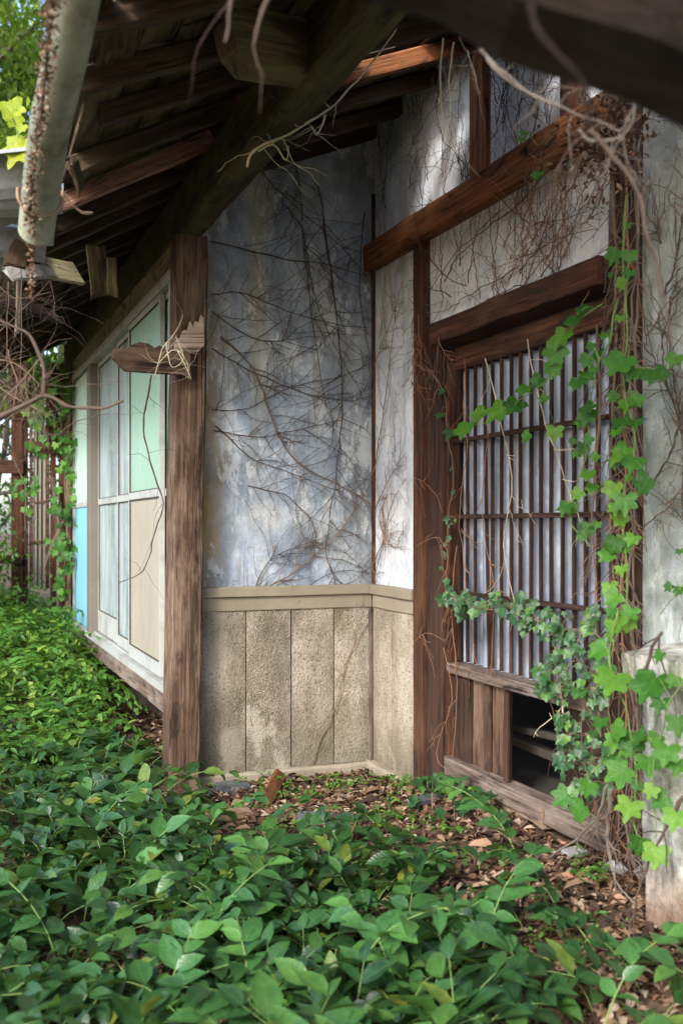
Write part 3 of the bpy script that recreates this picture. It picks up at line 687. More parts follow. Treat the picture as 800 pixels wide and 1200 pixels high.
# room interior: floor, back wall, ends, so that windows and the hole look into darkness
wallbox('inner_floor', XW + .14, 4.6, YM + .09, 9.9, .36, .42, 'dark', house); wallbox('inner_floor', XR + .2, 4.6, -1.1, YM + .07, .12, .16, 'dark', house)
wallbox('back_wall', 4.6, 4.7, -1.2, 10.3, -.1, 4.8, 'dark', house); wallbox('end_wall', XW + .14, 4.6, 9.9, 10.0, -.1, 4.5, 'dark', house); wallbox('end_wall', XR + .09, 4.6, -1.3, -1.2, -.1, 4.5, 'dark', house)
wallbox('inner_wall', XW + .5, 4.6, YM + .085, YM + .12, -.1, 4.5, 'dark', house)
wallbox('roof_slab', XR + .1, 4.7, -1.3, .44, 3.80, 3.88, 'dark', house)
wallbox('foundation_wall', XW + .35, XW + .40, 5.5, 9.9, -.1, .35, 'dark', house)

# --- bracket boards nailed to the corner post
def bracket():
    def extr(name, prof, th, M, mat, lab):
        V = [(x, -th / 2, z) for x, z in prof] + [(x, th / 2, z) for x, z in prof]; n = len(prof)
        F = [tuple(range(n)), tuple(range(2 * n - 1, n - 1, -1))] + [(i, n + i, n + (i + 1) % n, (i + 1) % n) for i in range(n)]
        o = meshobj(name, V, F, mat, house, M); o['label'] = lab; return o
    a = onY(222, 428, 5.22)
    prof = [(0, -.055), (.34, -.055), (.385, -.01), (.405, .005), (.40, .05), (.33, .058), (.31, .078), (.27, .095), (.22, .09), (.19, .07), (.165, .088), (.14, .07), (.06, .06), (.02, .07), (0, .06)]
    extr('bracket_board', prof, .035, frame((-1, -.12, 0), (0, 0, 1), a), 'panelwood', 'scalloped broken board sticking left from the corner post')
    b = onY(204, 396, 5.235); prof2 = [(0, -.075), (.12, -.075), (.152, -.04), (.155, .10), (.142, .115), (.13, .075), (.112, .085), (.10, .05), (.085, .085), (.072, .04), (.045, .035), (.03, .0), (.0, -.02)]
    extr('bracket_board', prof2, .04, frame((1, -.1, .05), (0, 0, 1), b), 'palewood', 'pale jagged bracket board above the scalloped one')
bracket()

# --- lattice window and board door below
lw = bx('lattice_frame', XR + .03, XR + .09, 3.145, 4.488, 2.16, 2.272, 'redwood', house, j=.001, label='wooden lattice window with silvery corrugated sheet behind its bars')
XL = XR + .045
nb = 17
for i in range(nb):
    y = 4.468 - i * (1.30 / (nb - 1)); yy = y + R_.uniform(-.003, .003); a = .004 if i != 3 else -.05
    board('lattice_bar', (XL, yy + (a if a < 0 else 0), .735), (XL, yy, 2.158), .013, .016, 'lattice', lw, up=(1, 0, 0), n=4, j=.0012, ch=.002)
for z in (1.81, 1.44, 1.07):
    bx('lattice_rail', XL - .028, XL - .0125, 3.145, 4.488, z - .011, z + .011, 'lattice', lw, j=.0012, n=6)
def corrugated():
    V = []; F = []; n = 260; y0, y1 = 3.145, 4.49; lam = (1.30 / (nb - 1))
    for i in range(n + 1):
        y = y0 + (y1 - y0) * i / n; x = XL + .036 + .017 * math.sin(2 * math.pi * (y - 4.46) / lam + .9)
        V += [(x, y, .70), (x, y, 2.17), (x + .002, y, .70), (x + .002, y, 2.17)]
    for i in range(n):
        a = i * 4; F.append((a, a + 1, a + 5, a + 4)); F.append((a + 2, a + 6, a + 7, a + 3))
    meshobj('corrugated_sheet', V, F, 'corr', lw, smooth=True)
corrugated()
bx('window_sill', XR - .015, XR + .09, 3.142, 4.493, .672, .724, 'greywood', house, j=.003, n=8, label='weathered grey sill below the lattice')
bx('threshold_board', XR - .025, XR + .06, 3.142, 4.493, .17, .262, 'greywood', house, j=.003, n=8, label='grey threshold board at the foot of the lattice wall')
for i, (ya, yb, m) in enumerate([(4.30, 4.49, 'lattice'), (4.18, 4.296, 'panelwood'), (4.12, 4.176, 'panelwood'), (3.965, 4.116, 'panelwood'), (3.93, 3.962, 'lattice'), (3.38, 3.52, 'lattice'), (3.21, 3.375, 'panelwood'), (3.145, 3.205, 'lattice')]):
    xx = XR + .012 + (.012 if i % 2 else 0) - (.02 if i == 4 else 0)
    bx('door_board', xx, xx + .02, ya + .002, yb - .002, .264, .660, m, house, j=.0015, n=4)
board('brace', (XR + .2, 3.25, .5), (XR + .25, 4.3, .42), .05, .03, 'dark', house, n=3)
board('brace', (XR + .35, 3.1, .3), (XR + .3, 4.4, .34), .06, .04, 'dark', house, n=3)

# ================================================================== PIER
pier = thing('masonry_pier', 'low whitewashed masonry pier with mossy stains right of the vine covered pillar', 'pier', (2.2, 2.2, .1))
def lump(name, x0, x1, y0, y1, z0, z1, mat, parent, nx=5, ny=12, nz=8, a=.012, slope=0):
    V = []; idx = {}; F = []
    def vid(i, j, k):
        if (i, j, k) not in idx:
            p = Vector((x0 + (x1 - x0) * i / nx, y0 + (y1 - y0) * j / ny, z0 + (z1 - z0) * k / nz)); d = noise.noise_vector(p * 6) * a
            if k == nz: p.z += slope * (i / nx)
            idx[(i, j, k)] = len(V); V.append(p + d)
        return idx[(i, j, k)]
    for j in range(ny):
        for k in range(nz):
            F.append((vid(0, j, k), vid(0, j, k + 1), vid(0, j + 1, k + 1), vid(0, j + 1, k))); F.append((vid(nx, j, k), vid(nx, j + 1, k), vid(nx, j + 1, k + 1), vid(nx, j, k + 1)))
    for i in range(nx):
        for k in range(nz):
            F.append((vid(i, 0, k), vid(i + 1, 0, k), vid(i + 1, 0, k + 1), vid(i, 0, k + 1))); F.append((vid(i, ny, k), vid(i, ny, k + 1), vid(i + 1, ny, k + 1), vid(i + 1, ny, k)))
        for j in range(ny):
            F.append((vid(i, j, nz), vid(i + 1, j, nz), vid(i + 1, j + 1, nz), vid(i, j + 1, nz))); F.append((vid(i, j, 0), vid(i, j + 1, 0), vid(i + 1, j + 1, 0), vid(i + 1, j, 0)))
    return meshobj(name, V, F, mat, parent)
lump('pier_body', 2.11, 2.36, .6, 2.70, .0, .90, 'pier', pier, a=.03)
lump('pier_cap', 2.07, 2.35, .55, 2.76, .902, .985, 'pier', pier, nz=2, a=.018, slope=.03)

# ================================================================== NEAR BEAM
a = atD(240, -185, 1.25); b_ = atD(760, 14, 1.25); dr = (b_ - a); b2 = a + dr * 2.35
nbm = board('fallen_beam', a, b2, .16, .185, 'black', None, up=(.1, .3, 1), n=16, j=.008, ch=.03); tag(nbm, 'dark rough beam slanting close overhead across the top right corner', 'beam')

# ================================================================== SHED FAR LEFT
shed = thing('wooden_shed', 'brown wooden shed front half hidden in leaves beyond the window wall', 'shed', (.6, 10.6, 0))
YS = 10.5
def spx(px, py): return onY(px, py, YS)
for (pxa, pxb, m) in [(14, 27, 'redwood'), (28, 33, 'lattice'), (60, 66, 'redwood'), (70, 82, 'redwood'), (-30, -20, 'lattice')]:
    xa, xb_ = spx(pxa, 600).x, spx(pxb, 600).x; bx('post', xa, xb_, YS - .03, YS + .06, .0, 3.0, m, shed, n=5)
for (pxa, pxb, pa, pb) in [(-20, 27, 540, 556), (30, 70, 518, 532), (-30, 27, 650, 660)]:
    za, zb = spx(50, pb).z, spx(50, pa).z; bx('cross_rail', spx(pxa, 600).x, spx(pxb, 600).x, YS - .06, YS - .031, za, zb, 'redwood', shed)
x0, x1 = spx(35, 600).x, spx(58, 600).x; z0, z1 = spx(50, 690).z, spx(50, 450).z
dd = MB(); dd.box(x0, x0 + .03, YS - .02, YS + .02, z0, z1); dd.box(x1 - .035, x1, YS - .02, YS + .02, z0, z1)
dl = dd.build('glazed_door', 'panelwood', shed, label='narrow glazed door with pale dusty panes')
for zz in (spx(50, 488).z, spx(50, 588).z, spx(50, 635).z): wallbox('muntin', x0 + .031, x1 - .036, YS - .018, YS + .01, zz - .012, zz + .012, 'panelwood', dl)
for i in range(3):
    xm = x0 + .031 + (x1 - x0 - .067) * (i) / 3; wallbox('pane', xm + .005, xm + (x1 - x0 - .067) / 3 - .003, YS - .003, YS + .003, z0, z1, 'tan', dl)
    if i: wallbox('muntin', xm - .004, xm + .004, YS - .016, YS - .004, z0, z1, 'lattice', dl)
for i in range(5):
    xa = spx(14, 600).x + i * .04
bx('wall_board', spx(14, 600).x, spx(34, 600).x, YS + .062, YS + .09, 0, 2.9, 'rafter', shed); bx('wall_board', spx(58, 600).x, spx(84, 600).x, YS + .062, YS + .09, 2.1, 2.95, 'rafter', shed)
board('leaning_plank', spx(60, 560) + Vector((0, -.1, 0)), spx(70, 655) + Vector((0, -.15, 0)), .05, .02, 'greywood', shed, up=(0, 1, 0))

# ================================================================== DEBRIS
def shard(px, py, pts, mat, label, cat='stone', th=.02, rot=0, tilt=(0, 0), name='roof_shard'):
    g = onG(px, py, gz(1.6, 4)); z = gz(g.x, g.y) + .01; V = [(x, y, 0) for x, y in pts] + [(x * .94, y * .94, th) for x, y in pts]; n = len(pts)
    F = [tuple(range(n - 1, -1, -1)), tuple(range(n, 2 * n))] + [(i, (i + 1) % n, n + (i + 1) % n, n + i) for i in range(n)]
    M = Matrix.Translation((g.x, g.y, z)) @ Matrix.Rotation(rot, 4, 'Z') @ Matrix.Rotation(tilt[0], 4, 'X') @ Matrix.Rotation(tilt[1], 4, 'Y')
    return tag(meshobj(name, V, F, mat, None, M), label, cat)
q = [(-.1, -.06), (.1, -.05), (.12, .05), (.0, .07), (-.09, .05)]
shard(272, 927, q, 'slate', 'dark blue grey tile shard lying left of the orange bark piece', 'tile shard', rot=.2, tilt=(.25, .1))
shard(240, 935, [(-.07, -.04), (.08, -.05), (.06, .05), (-.06, .04)], 'slate', 'dark tile shard nearest the corner post', 'tile shard', rot=.9, tilt=(.15, 0))
shard(375, 967, [(-.12, -.04), (.1, -.05), (.12, .03), (-.1, .05)], 'slate', 'dark tile shard in the litter between leaf sprigs at centre', 'tile shard', rot=-.2, tilt=(.2, .05))
shard(500, 972, [(-.12, -.03), (.12, -.04), (.1, .04), (-.1, .04)], 'slate', 'long dark tile shard in the litter right of centre', 'tile shard', rot=.5, tilt=(.1, .1))
tg = [(-.09, -.04), (.07, -.06), (.11, .0), (.03, .05), (-.08, .03)]
shard(728, 1068, tg, 'stone', 'pointed grey stone standing at the foot of the pier', 'stone', .03, 1.9, (.9, .2), 'stone')
shard(778, 1100, [(-.07, -.05), (.06, -.06), (.08, .02), (0, .09), (-.07, .04)], 'stone', 'rounded grey stone nearest the lower right corner', 'stone', .05, .4, (.7, 0), 'stone')
shard(672, 1042, [(-.05, -.03), (.05, -.03), (.05, .03), (-.03, .04)], 'stone', 'small flat grey stone in the litter left of the pier', 'stone', .02, .3, (.1, 0), 'stone')
def scrap(px0, py0, px1, py1, wd, th, lab, mat='scrap', lift=.03, cat='plank', name='scrap_plank', up=(0, 0, 1)):
    a, b_ = onG(px0, py0, .05), onG(px1, py1, .05); a.z = gz(a.x, a.y) + lift; b_.z = gz(b_.x, b_.y) + lift
    return tag(board(name, a, b_, wd, th, mat, None, up=up, n=6, j=.006, ragged=(.04, .04)), lab, cat)
scrap(560, 945, 655, 1000, .12, .09, 'thick split timber lying along the foot of the lattice wall', lift=.06, cat='timber', name='split_timber')
scrap(225, 952, 300, 944, .10, .03, 'flat rotten plank lying left in front of the dado', lift=.02)
scrap(312, 940, 328, 905, .07, .02, 'orange brown bark piece leaning on the dado plinth', lift=.04, mat='orange', up=(.3, -.6, .6), cat='bark piece', name='bark_piece')
scrap(385, 922, 450, 912, .05, .02, 'thin pale slat lying near the alcove corner', lift=.015)
scrap(560, 985, 640, 1040, .03, .015, 'thin weathered slat in the litter below the split timber', lift=.02)

# ================================================================== GROUND COVER
def inpoly(x, y, P):
    c = False; j = len(P) - 1
    for i in range(len(P)):
        if ((P[i][1] > y) != (P[j][1] > y)) and (x < (P[j][0] - P[i][0]) * (y - P[i][1]) / (P[j][1] - P[i][1]) + P[i][0]): c = not c
        j = i
    return c
COVER = [(-700, 1900), (-700, 900), (-200, 860), (40, 850), (150, 880), (185, 925), (215, 985), (330, 1000), (440, 985), (500, 1010), (560, 1010), (640, 1030), (700, 1080), (780, 1130), (850, 1150), (1100, 1300), (1100, 1900)]
THIN = [(470, 1000), (640, 1000), (760, 1060), (860, 1150), (900, 1300), (600, 1300), (560, 1150), (500, 1070)]
def gen_sprigs(n, xr, yr, test, size, hgt, lng, tm, name, mat, stem=True, pairs=True, norm_up=.9):
    T = []; N = []; P = []; S = []; mb = MB()
    c = 0; tries = 0
    while c < n and tries < n * 30:
        tries += 1
        x, y = R_.uniform(*xr), R_.uniform(*yr); 
        if y < .2: continue
        g = gz(x, y); px, py, d = proj(x, y, g)
        if d < .3: continue
        t = test(x, y, px, py)
        if R_.random() > t: continue
        c += 1
        az = R_.uniform(0, 2 * math.pi); el = math.radians(R_.uniform(50, 80)); L = lng * R_.uniform(.5, 1.1) * max(.45, 1 + 1.3 * noise.noise(Vector((x * 2.1, y * 2.1, 8)))); sl = size * R_.uniform(.65, 1.25) * (1.15 if y < 2.6 else 1)
        p = Vector((x, y, g - .01)); step = sl * .55; m = max(3, int(L / step)); pts = [p.copy()]
        for i in range(m):
            dv = Vector((math.cos(az) * math.cos(el), math.sin(az) * math.cos(el), math.sin(el)))
            p = p + dv * step; gg = g + .015
            if p.z < gg: p.z = gg
            pts.append(p.copy()); el -= R_.uniform(.12, .34) * (hgt); az += R_.uniform(-.2, .2)
            if i < 1: continue
            side = Vector((-math.sin(az), math.cos(az), 0)); upv = Vector((0, 0, 1))
            for s in (-1, 1):
                if R_.random() < .14: continue
                tip = side * s * R_.uniform(.4, 1) + dv * R_.uniform(.1, 1.0) + upv * R_.uniform(-.45, .4)
                nn = upv * norm_up + Vector((R_.uniform(-.7, .7), R_.uniform(-.7, .7), 0))
                T.append(tip); N.append(nn); P.append(p + tip.normalized() * .006); S.append(sl * R_.uniform(.75, 1.15) * (1 - .45 * (i / m) ** 3))
        T.append(dv + upv * .3); N.append(upv + side * .4); P.append(p); S.append(sl * .6)
        if stem: mb.tube(pts, .0022, .001, 3)
    T, N, P, S = (np.array([tuple(v) for v in T]), np.array([tuple(v) for v in N]), np.array([tuple(v) for v in P]), np.array(S))
    o = scatter_leaves(name, tm, T, None, N, P, S, mat); tag(o, None, kind='stuff')
    return o, mb
OV = ovate(); OVS = ovate(((0, .02), (.35, .22), (.75, .15), (1, .004)))
def test_near(x, y, px, py):
    if x > 2.25 or (x > 1.12 and y > 5.2): return 0
    if not inpoly(px, py, COVER): return 0
    if inpoly(px, py, THIN): return .2 if noise.noise(Vector((x * 3, y * 3, 2))) > -.05 else .04
    d = noise.noise(Vector((x * 2.6, y * 2.6, 5)))
    return max(.05, min(1, .7 + d * 2.4)) * (1 if py > 1040 or px < 200 else .8)
o, mb = gen_sprigs(1750, (-1.6, 2.3), (1.0, 6.3), test_near, .1, 1.0, .36, OV, 'periwinkle_ground_cover', 'leafG')
tag(o, 'dark glossy oval leaved ground cover filling the foreground', 'ground cover')
o2, mb2 = gen_sprigs(420, (-1.6, 2.3), (1.0, 6.3), test_near, .05, 1.1, .3, OVS, 'fine_leaved_weeds', 'leafF', stem=False)
tag(o2, 'paler small leaved weeds mixed into the dark glossy foreground cover', 'weeds')
so = mb.build('ground_cover_stems', 'greenstem'); tag(so, 'thin green runners under the foreground ground cover', 'stems', kind='stuff')
def test_far(x, y, px, py):
    if x > 1.12: return 0
    if py > 905 or px < -260: return 0
    if x > .8 and y < 6.6: return .06
    return 1
o, mb = gen_sprigs(2600, (-2.6, 1.15), (5.2, 13), test_far, .07, .75, .6, OVS, 'weedy_ground_cover', 'leafF', stem=False)
tag(o, 'bright light green weeds carpeting the ground below the windows', 'ground cover')
# seedlings in the bare patch
def test_seed(x, y, px, py):
    if x > 2.28 or (x < 1.12 and y > 5.3) or y > 5.3 or px < 190: return 0
    if inpoly(px, py, COVER): return .15
    return max(0, noise.noise(Vector((x * 4, y * 4, 9))) * 2.2 + .15)
o, mb = gen_sprigs(420, (.9, 2.3), (2.4, 5.3), test_seed, .032, 1.0, .08, OVS, 'small_seedlings', 'leafF', stem=False)
tag(o, 'small bright seedlings dotted over the brown litter by the dado', 'seedlings')
# individual sprigs standing clear in the foreground
SPR = [(150, 1005, 90, 60), (235, 1080, 80, 120), (440, 1000, 100, 80), (330, 1030, 120, 80), (560, 1090, 100, 150), (480, 1150, 60, 120), (640, 1140, 70, 120), (70, 1100, 60, 40), (300, 1170, 100, 120), (400, 1130, 120, 60), (180, 1160, 100, 60), (520, 1060, 60, 50), (230, 960, 60, 30), (610, 1010, 50, 130), (700, 1175, 90, 160), (100, 960, 60, 45)]
TILTS = ['', 'upright', 'leaning']
def ov_mesh():
    v, f, uv = ovate(); me = bpy.data.meshes.new('periwinkle_leaf'); me.from_pydata([tuple(a) for a in v], [], [tuple(int(q) for q in a) for a in f]); ul = me.uv_layers.new(name='UVMap')
    for lp in me.loops: ul.data[lp.index].uv = tuple(uv[lp.vertex_index])
    me.materials.append(MAT['leafI']); me.polygons.foreach_set('use_smooth', [True] * len(me.polygons)); me.update(); return me
MAT['leafI'] = leafmat('single_sprig_leaf', [(0, (.022, .075, .024)), (.6, (.045, .13, .034)), (1, (.09, .21, .04))], .22, .3, False)
OM = [ov_mesh()]
def where(px, py):
    h = 'left' if px < 220 else ('left of centre' if px < 380 else ('centre' if px < 480 else ('right of centre' if px < 600 else 'right')))
    v = 'bottom edge' if py > 1120 else ('lower foreground' if py > 1040 else ('middle ground' if py > 985 else 'edge by the post'))
    return h, v
SL = ['tall glossy sprig at far left just below the corner post area', 'glossy sprig rising left of centre in the foreground leaves', 'sprig edging the bare litter at picture centre', 'arching sprig left of centre at the litter edge', 'long sprig leaning over brown litter right of centre',
      'sprig near the bottom edge right of centre', 'sprig standing in bare litter at lower right', 'shaded sprig at the lower left edge', 'sprig at the bottom edge left of centre', 'broad leaved sprig in the lower middle foreground', 'sprig at the bottom edge far left', 'short sprig between centre and the split timber', 'pale tipped sprig in front of the corner post foot', 'sprig arching toward the split timber', 'sprig at the bottom right corner below the stones', 'sprig farthest left at the edge of the weedy carpet']
for i, (px, py, lean, dz) in enumerate(SPR):
    g = onG(px, py + 40, 0.05); g.z = gz(g.x, g.y)
    if g.x > 2.1: continue
    t = thing('periwinkle_sprig', SL[i], 'sprig', g, 'glossy sprigs rising from the ground cover')
    az = R_.uniform(-.6, 2.4); el = math.radians(R_.uniform(62, 82)); p = g.copy(); pts = [p.copy()]; m = R_.randint(7, 10); st = .05
    lv = []
    for k in range(m):
        dv = Vector((math.cos(az) * math.cos(el), math.sin(az) * math.cos(el), math.sin(el))); p = p + dv * st; pts.append(p.copy()); el -= R_.uniform(.08, .2); az += R_.uniform(-.15, .15)
        if k < 2: continue
        side = Vector((-math.sin(az), math.cos(az), 0))
        for s in (-1, 1):
            tip = side * s * R_.uniform(.5, 1) + dv * R_.uniform(.2, 1.1) + UP * R_.uniform(-.5, .35); lv.append((p.copy(), tip, UP + Vector((R_.uniform(-.7, .7), R_.uniform(-.8, .3), 0)), .105 * R_.uniform(.65, 1.2) * (1 - .4 * (k / m) ** 3)))
    lv.append((p.copy(), dv + UP * .2, UP + side * .3, .06))
    mb = MB(); mb.tube(pts, .003, .0015, 5); mb.build('stem', 'greenstem', t)
    for (P_, tp, nn, sz) in lv: leaf_obj(OM, P_, tp, nn, sz, t)
# litter
def litter(n, test, xr, yr, name, lab, smin=.012, smax=.05):
    P = []; T = []; N = []; S = []
    while len(P) < n:
        x, y = R_.uniform(*xr), R_.uniform(*yr)
        if R_.random() > test(x, y): continue
        P.append((x, y, gz(x, y) + R_.uniform(.002, .022))); a = R_.uniform(0, 6.28); T.append((math.cos(a), math.sin(a), R_.uniform(-.35, .35))); N.append((R_.uniform(-.5, .5), R_.uniform(-.5, .5), 1)); S.append(R_.uniform(smin, smax) * (1 if R_.random() < .9 else 1.6))
    tm = ovate(((0, .03), (.4, .24), (.8, .16), (1, .01)), fold=.7, droop=.35)
    o = scatter_leaves(name, tm, np.array(T), None, np.array(N), np.array(P), np.array(S), 'litter'); tag(o, lab, 'leaf litter', kind='stuff')
litter(11000, lambda x, y: 1 if not (x < 1.15 and y > 5.35 and y > 6.6) else .1, (.7, 2.32), (2.2, 5.36), 'leaf_litter', 'brown dry leaf litter in front of the dado and door', .012, .062)
litter(9000, lambda x, y: 1, (-.6, 2.3), (1.3, 3.4), 'near_leaf_litter', 'brown dry leaves under the foreground sprigs', .02, .07)
litter(2500, lambda x, y: 1, (.5, 1.5), (5.0, 7.6), 'dry_needle_litter', 'orange brown litter under the window sill', .02, .06)

# ================================================================== BARE VINES ON WALLS
def UVM(uv, off): u, v = uv; return Vector((u, YM - off, v))
def UVR(uv, off): u, v = uv; return Vector((XR - off, u, v))
def pm_(px, py): p = onY(px, py, YM); return (p.x, p.z)
def pr_(px, py): p = onX(px, py, XR); return (p.y, p.z)
def wander(u, v, ang, L, step=.03, curl=.22, grav=0.0):
    pts = [(u, v)]; n = int(L / step)
    for i in range(max(2, n)):
        ang += R_.uniform(-curl, curl) + grav * math.cos(ang); u += math.cos(ang) * step; v += math.sin(ang) * step; pts.append((u, v))
    return pts
def vine(name, label, paths, S, lim, r=.0035, twigs=6, mat='stick', tw=(.1, .35), group='bare climbing vines on the plaster walls', off=.012, nodes=True):
    t = thing(name, label, 'vine', S(paths[0][0], off), group)
    tmb = MB()
    for pth in paths:
        main = MB()
        P = [Vector((a, b_, 0)) for a, b_ in pth]; P = smooth_path(P, 5); Q = []
        ph = R_.uniform(0, 9)
        for i, q_ in enumerate(P):
            n1 = noise.noise(Vector((q_.x * 9, q_.y * 9, ph))) + .45 * noise.noise(Vector((q_.x * 31, q_.y * 31, ph))); Q.append(S((q_.x + n1 * .012, q_.y + noise.noise(Vector((q_.x * 9, q_.y * 9, ph + 5))) * .012), off + abs(n1) * .02))
        main.tube(Q, r, r * .5, 5); main.build('stem', mat, t)
        for _ in range(int(twigs * 1.5)):
            i = R_.randrange(1, len(P) - 1); d = P[i + 1] - P[i - 1]; a = math.atan2(d.y, d.x) + R_.choice((-1, 1)) * R_.uniform(.4, 1.2)
            W_ = wander(P[i].x, P[i].y, a, R_.uniform(*tw)); W_ = [w_ for w_ in W_ if lim[0] < w_[0] < lim[1] and lim[2] < w_[1] < lim[3]]
            if len(W_) < 3: continue
            o_ = [off + abs(noise.noise(Vector((k * .3, ph, _)))) * .03 for k in range(len(W_))]
            tmb.tube([S(w_, o_[k]) for k, w_ in enumerate(W_)], max(r * .55, .0017), max(r * .25, .0009), 3)
            for k in range(2, len(W_) - 1, 2):
                if R_.random() < .5: # spurs
                    w0 = W_[k]; a2 = R_.uniform(0, 6.28); l2 = R_.uniform(.01, .04)
                    w1 = (w0[0] + math.cos(a2) * l2, w0[1] + math.sin(a2) * l2)
                    if lim[0] < w1[0] < lim[1]: tmb.tube([S(w0, o_[k]), S(w1, o_[k] + .008)], max(r * .4, .0013), .0007, 3)
    if tmb.V: tmb.build('twigs', mat, t)['kind'] = 'stuff'
    return t
LM = (1.27, XR - .01, .07, 3.6)
A = lambda *p: [pm_(*q_) for q_ in p]
vine('bare_vine', 'thickest bare vine curving from the dado up across the alcove wall to the corner', [A((340, 897), (312, 880), (292, 838), (284, 760), (286, 715), (312, 690), (350, 665), (392, 628), (420, 590), (436, 560))], UVM, LM, .006, 14, 'stick')
vine('bare_vine', 'bare vine rising from the plinth across the pale dado toward the corner', [A((361, 897), (375, 860), (388, 830), (398, 790), (412, 755), (430, 725), (437, 690))], UVM, LM, .0035, 3, 'stick', off=.034)
vine('bare_vine', 'bare vine falling in an arc from upper left to the middle of the alcove wall', [A((258, 395), (295, 432), (314, 480), (326, 512), (348, 542), (390, 566), (430, 588), (438, 592))], UVM, LM, .0055, 16, 'stick')
vine('bare_vine', 'long upright bare vine near the right side of the alcove wall', [A((372, 215), (384, 300), (394, 380), (400, 450), (398, 500), (392, 560), (385, 610), (381, 650), (394, 690))], UVM, LM, .005, 22, 'stickd')
HZ = [((246, 285), (330, 303), (385, 312), (432, 325)), ((246, 345), (290, 346), (350, 370), (430, 386)), ((248, 410), (300, 438), (350, 458), (402, 470), (434, 465)), ((250, 505), (300, 512), (342, 505), (400, 492)),
      ((252, 500), (300, 540), (350, 558), (400, 577)), ((290, 570), (330, 580), (362, 606), (370, 640)), ((298, 690), (312, 660), (336, 645), (380, 638)), ((330, 235), (352, 270), (362, 320), (378, 380), (402, 425), (425, 470)), ((300, 190), (330, 232), (400, 290), (434, 335)), ((246, 480), (290, 478), (340, 455), (400, 440), (434, 425)), ((248, 365), (290, 395), (330, 400), (345, 385))
      , ((345, 185), (352, 240), (358, 330), (372, 420), (380, 480)), ((425, 250), (420, 330), (428, 400), (436, 470)), ((300, 720), (340, 700), (390, 670), (437, 672))]
WD = ['highest slanting', 'second highest slanting', 'long sagging', 'nearly level middle', 'downhill running middle', 'short hooked lower', 'small looping lower', 'diagonal upper', 'topmost shaded', 'rising middle', 'short wiry upper left', 'upright shaded upper', 'upright corner hugging', 'thin lowest']
for i, hp in enumerate(HZ): vine('bare_vine', WD[i] + ' bare vine stem on the blue grey alcove wall', [A(*hp)], UVM, LM, .0034, 13, 'stickd', (.08, .45))
# narrow wall + upper right wall
LN = (4.92, YM - .01, 1.07, 3.6); B = lambda *p: [pr_(*q_) for q_ in p]
vine('bare_vine', 'fine bare vine fanning over the narrow pale wall beside the corner', [B((440, 560), (452, 480), (462, 400), (470, 350)), B((440, 690), (450, 640), (462, 590), (478, 560)), B((441, 430), (455, 390), (476, 330)), B((441, 600), (460, 560), (478, 530))], UVR, LN, .003, 11, 'stick', (.1, .4))
vine('bare_vine', 'looping red brown tendrils low on the narrow pale wall', [B((441, 660), (455, 630), (478, 622)), B((455, 580), (448, 610), (462, 640), (478, 640))], UVR, LN, .0028, 8, 'stickr', (.1, .3))
LU = (3.2, 4.9, 2.39, 3.68)
def fan(n, pxr, pyr, ang, L, lab, mat, r=.0028, tw=5, lim=LU, X=None, off=.02, curl=.22):
    ps = []
    for _ in range(n):
        u, v = pr_(R_.uniform(*pxr), R_.uniform(*pyr)); W_ = [w_ for w_ in wander(u, v, R_.uniform(*ang), R_.uniform(*L), .05, curl) if lim[0] < w_[0] < lim[1] and lim[2] < w_[1] < lim[3]]
        if len(W_) > 3: ps.append(W_)
    return vine('bare_vine', lab, ps, UVR, lim, r, tw, mat, (.08, .35), off=off)
fan(15, (495, 700), (280, 400), (1.0, 2.2), (.4, 1.2), 'mesh of upright bare stems on white wall over the lintel', 'stick', tw=4, curl=.12)
fan(9, (500, 690), (230, 380), (-.5, .5), (.5, 1.3), 'level bare stems crossing the white wall over the lintel', 'stickd', tw=4, curl=.12)
fan(9, (520, 700), (220, 380), (2.4, 3.9), (.5, 1.4), 'bare stems trailing left across the white wall over the lintel', 'stickd', tw=4, curl=.12)
fan(10, (450, 560), (120, 250), (.8, 2.4), (.3, .8), 'bare stems climbing the shaded wall above the orange beam', 'stickd', tw=5, lim=(3.9, YM - .02, 2.86, 3.68), off=.03)
fan(16, (560, 650), (90, 190), (1.1, 2.1), (.3, .8), 'dense upright stems on bright wall right of the strut', 'stickd', tw=6, lim=(3.2, 4.2, 2.9, 3.7), off=.03)
fan(9, (500, 700), (150, 300), (.9, 2.2), (.3, 1.0), 'stems hanging in front of the orange beam', 'stickd', tw=5, lim=(3.2, 4.8, 2.4, 3.6), off=.085)
fan(8, (640, 700), (180, 300), (3.6, 5.5), (.2, .8), 'tangle of stems beside the top of the vine covered pillar', 'stickr', tw=9, off=.10)
fan(6, (500, 560), (370, 420), (-2.2, -.9), (.1, .5), 'wiry tendrils hanging from the left end of the lintel', 'stickr', tw=6, lim=(4.2, 4.9, 1.9, 2.5), off=.11, r=.002)
LRW = (2.0, 3.0, 1.0, 3.6)
fan(9, (755, 830), (200, 700), (.9, 2.3), (.4, 1.2), 'dark bare stems climbing the greenish wall at right edge', 'stickd', r=.004, tw=8, lim=LRW)
fan(9, (755, 830), (200, 700), (2.4, 4.2), (.3, .8), 'bare stems trailing across the greenish wall at right edge', 'stick', r=.003, tw=8, lim=LRW)
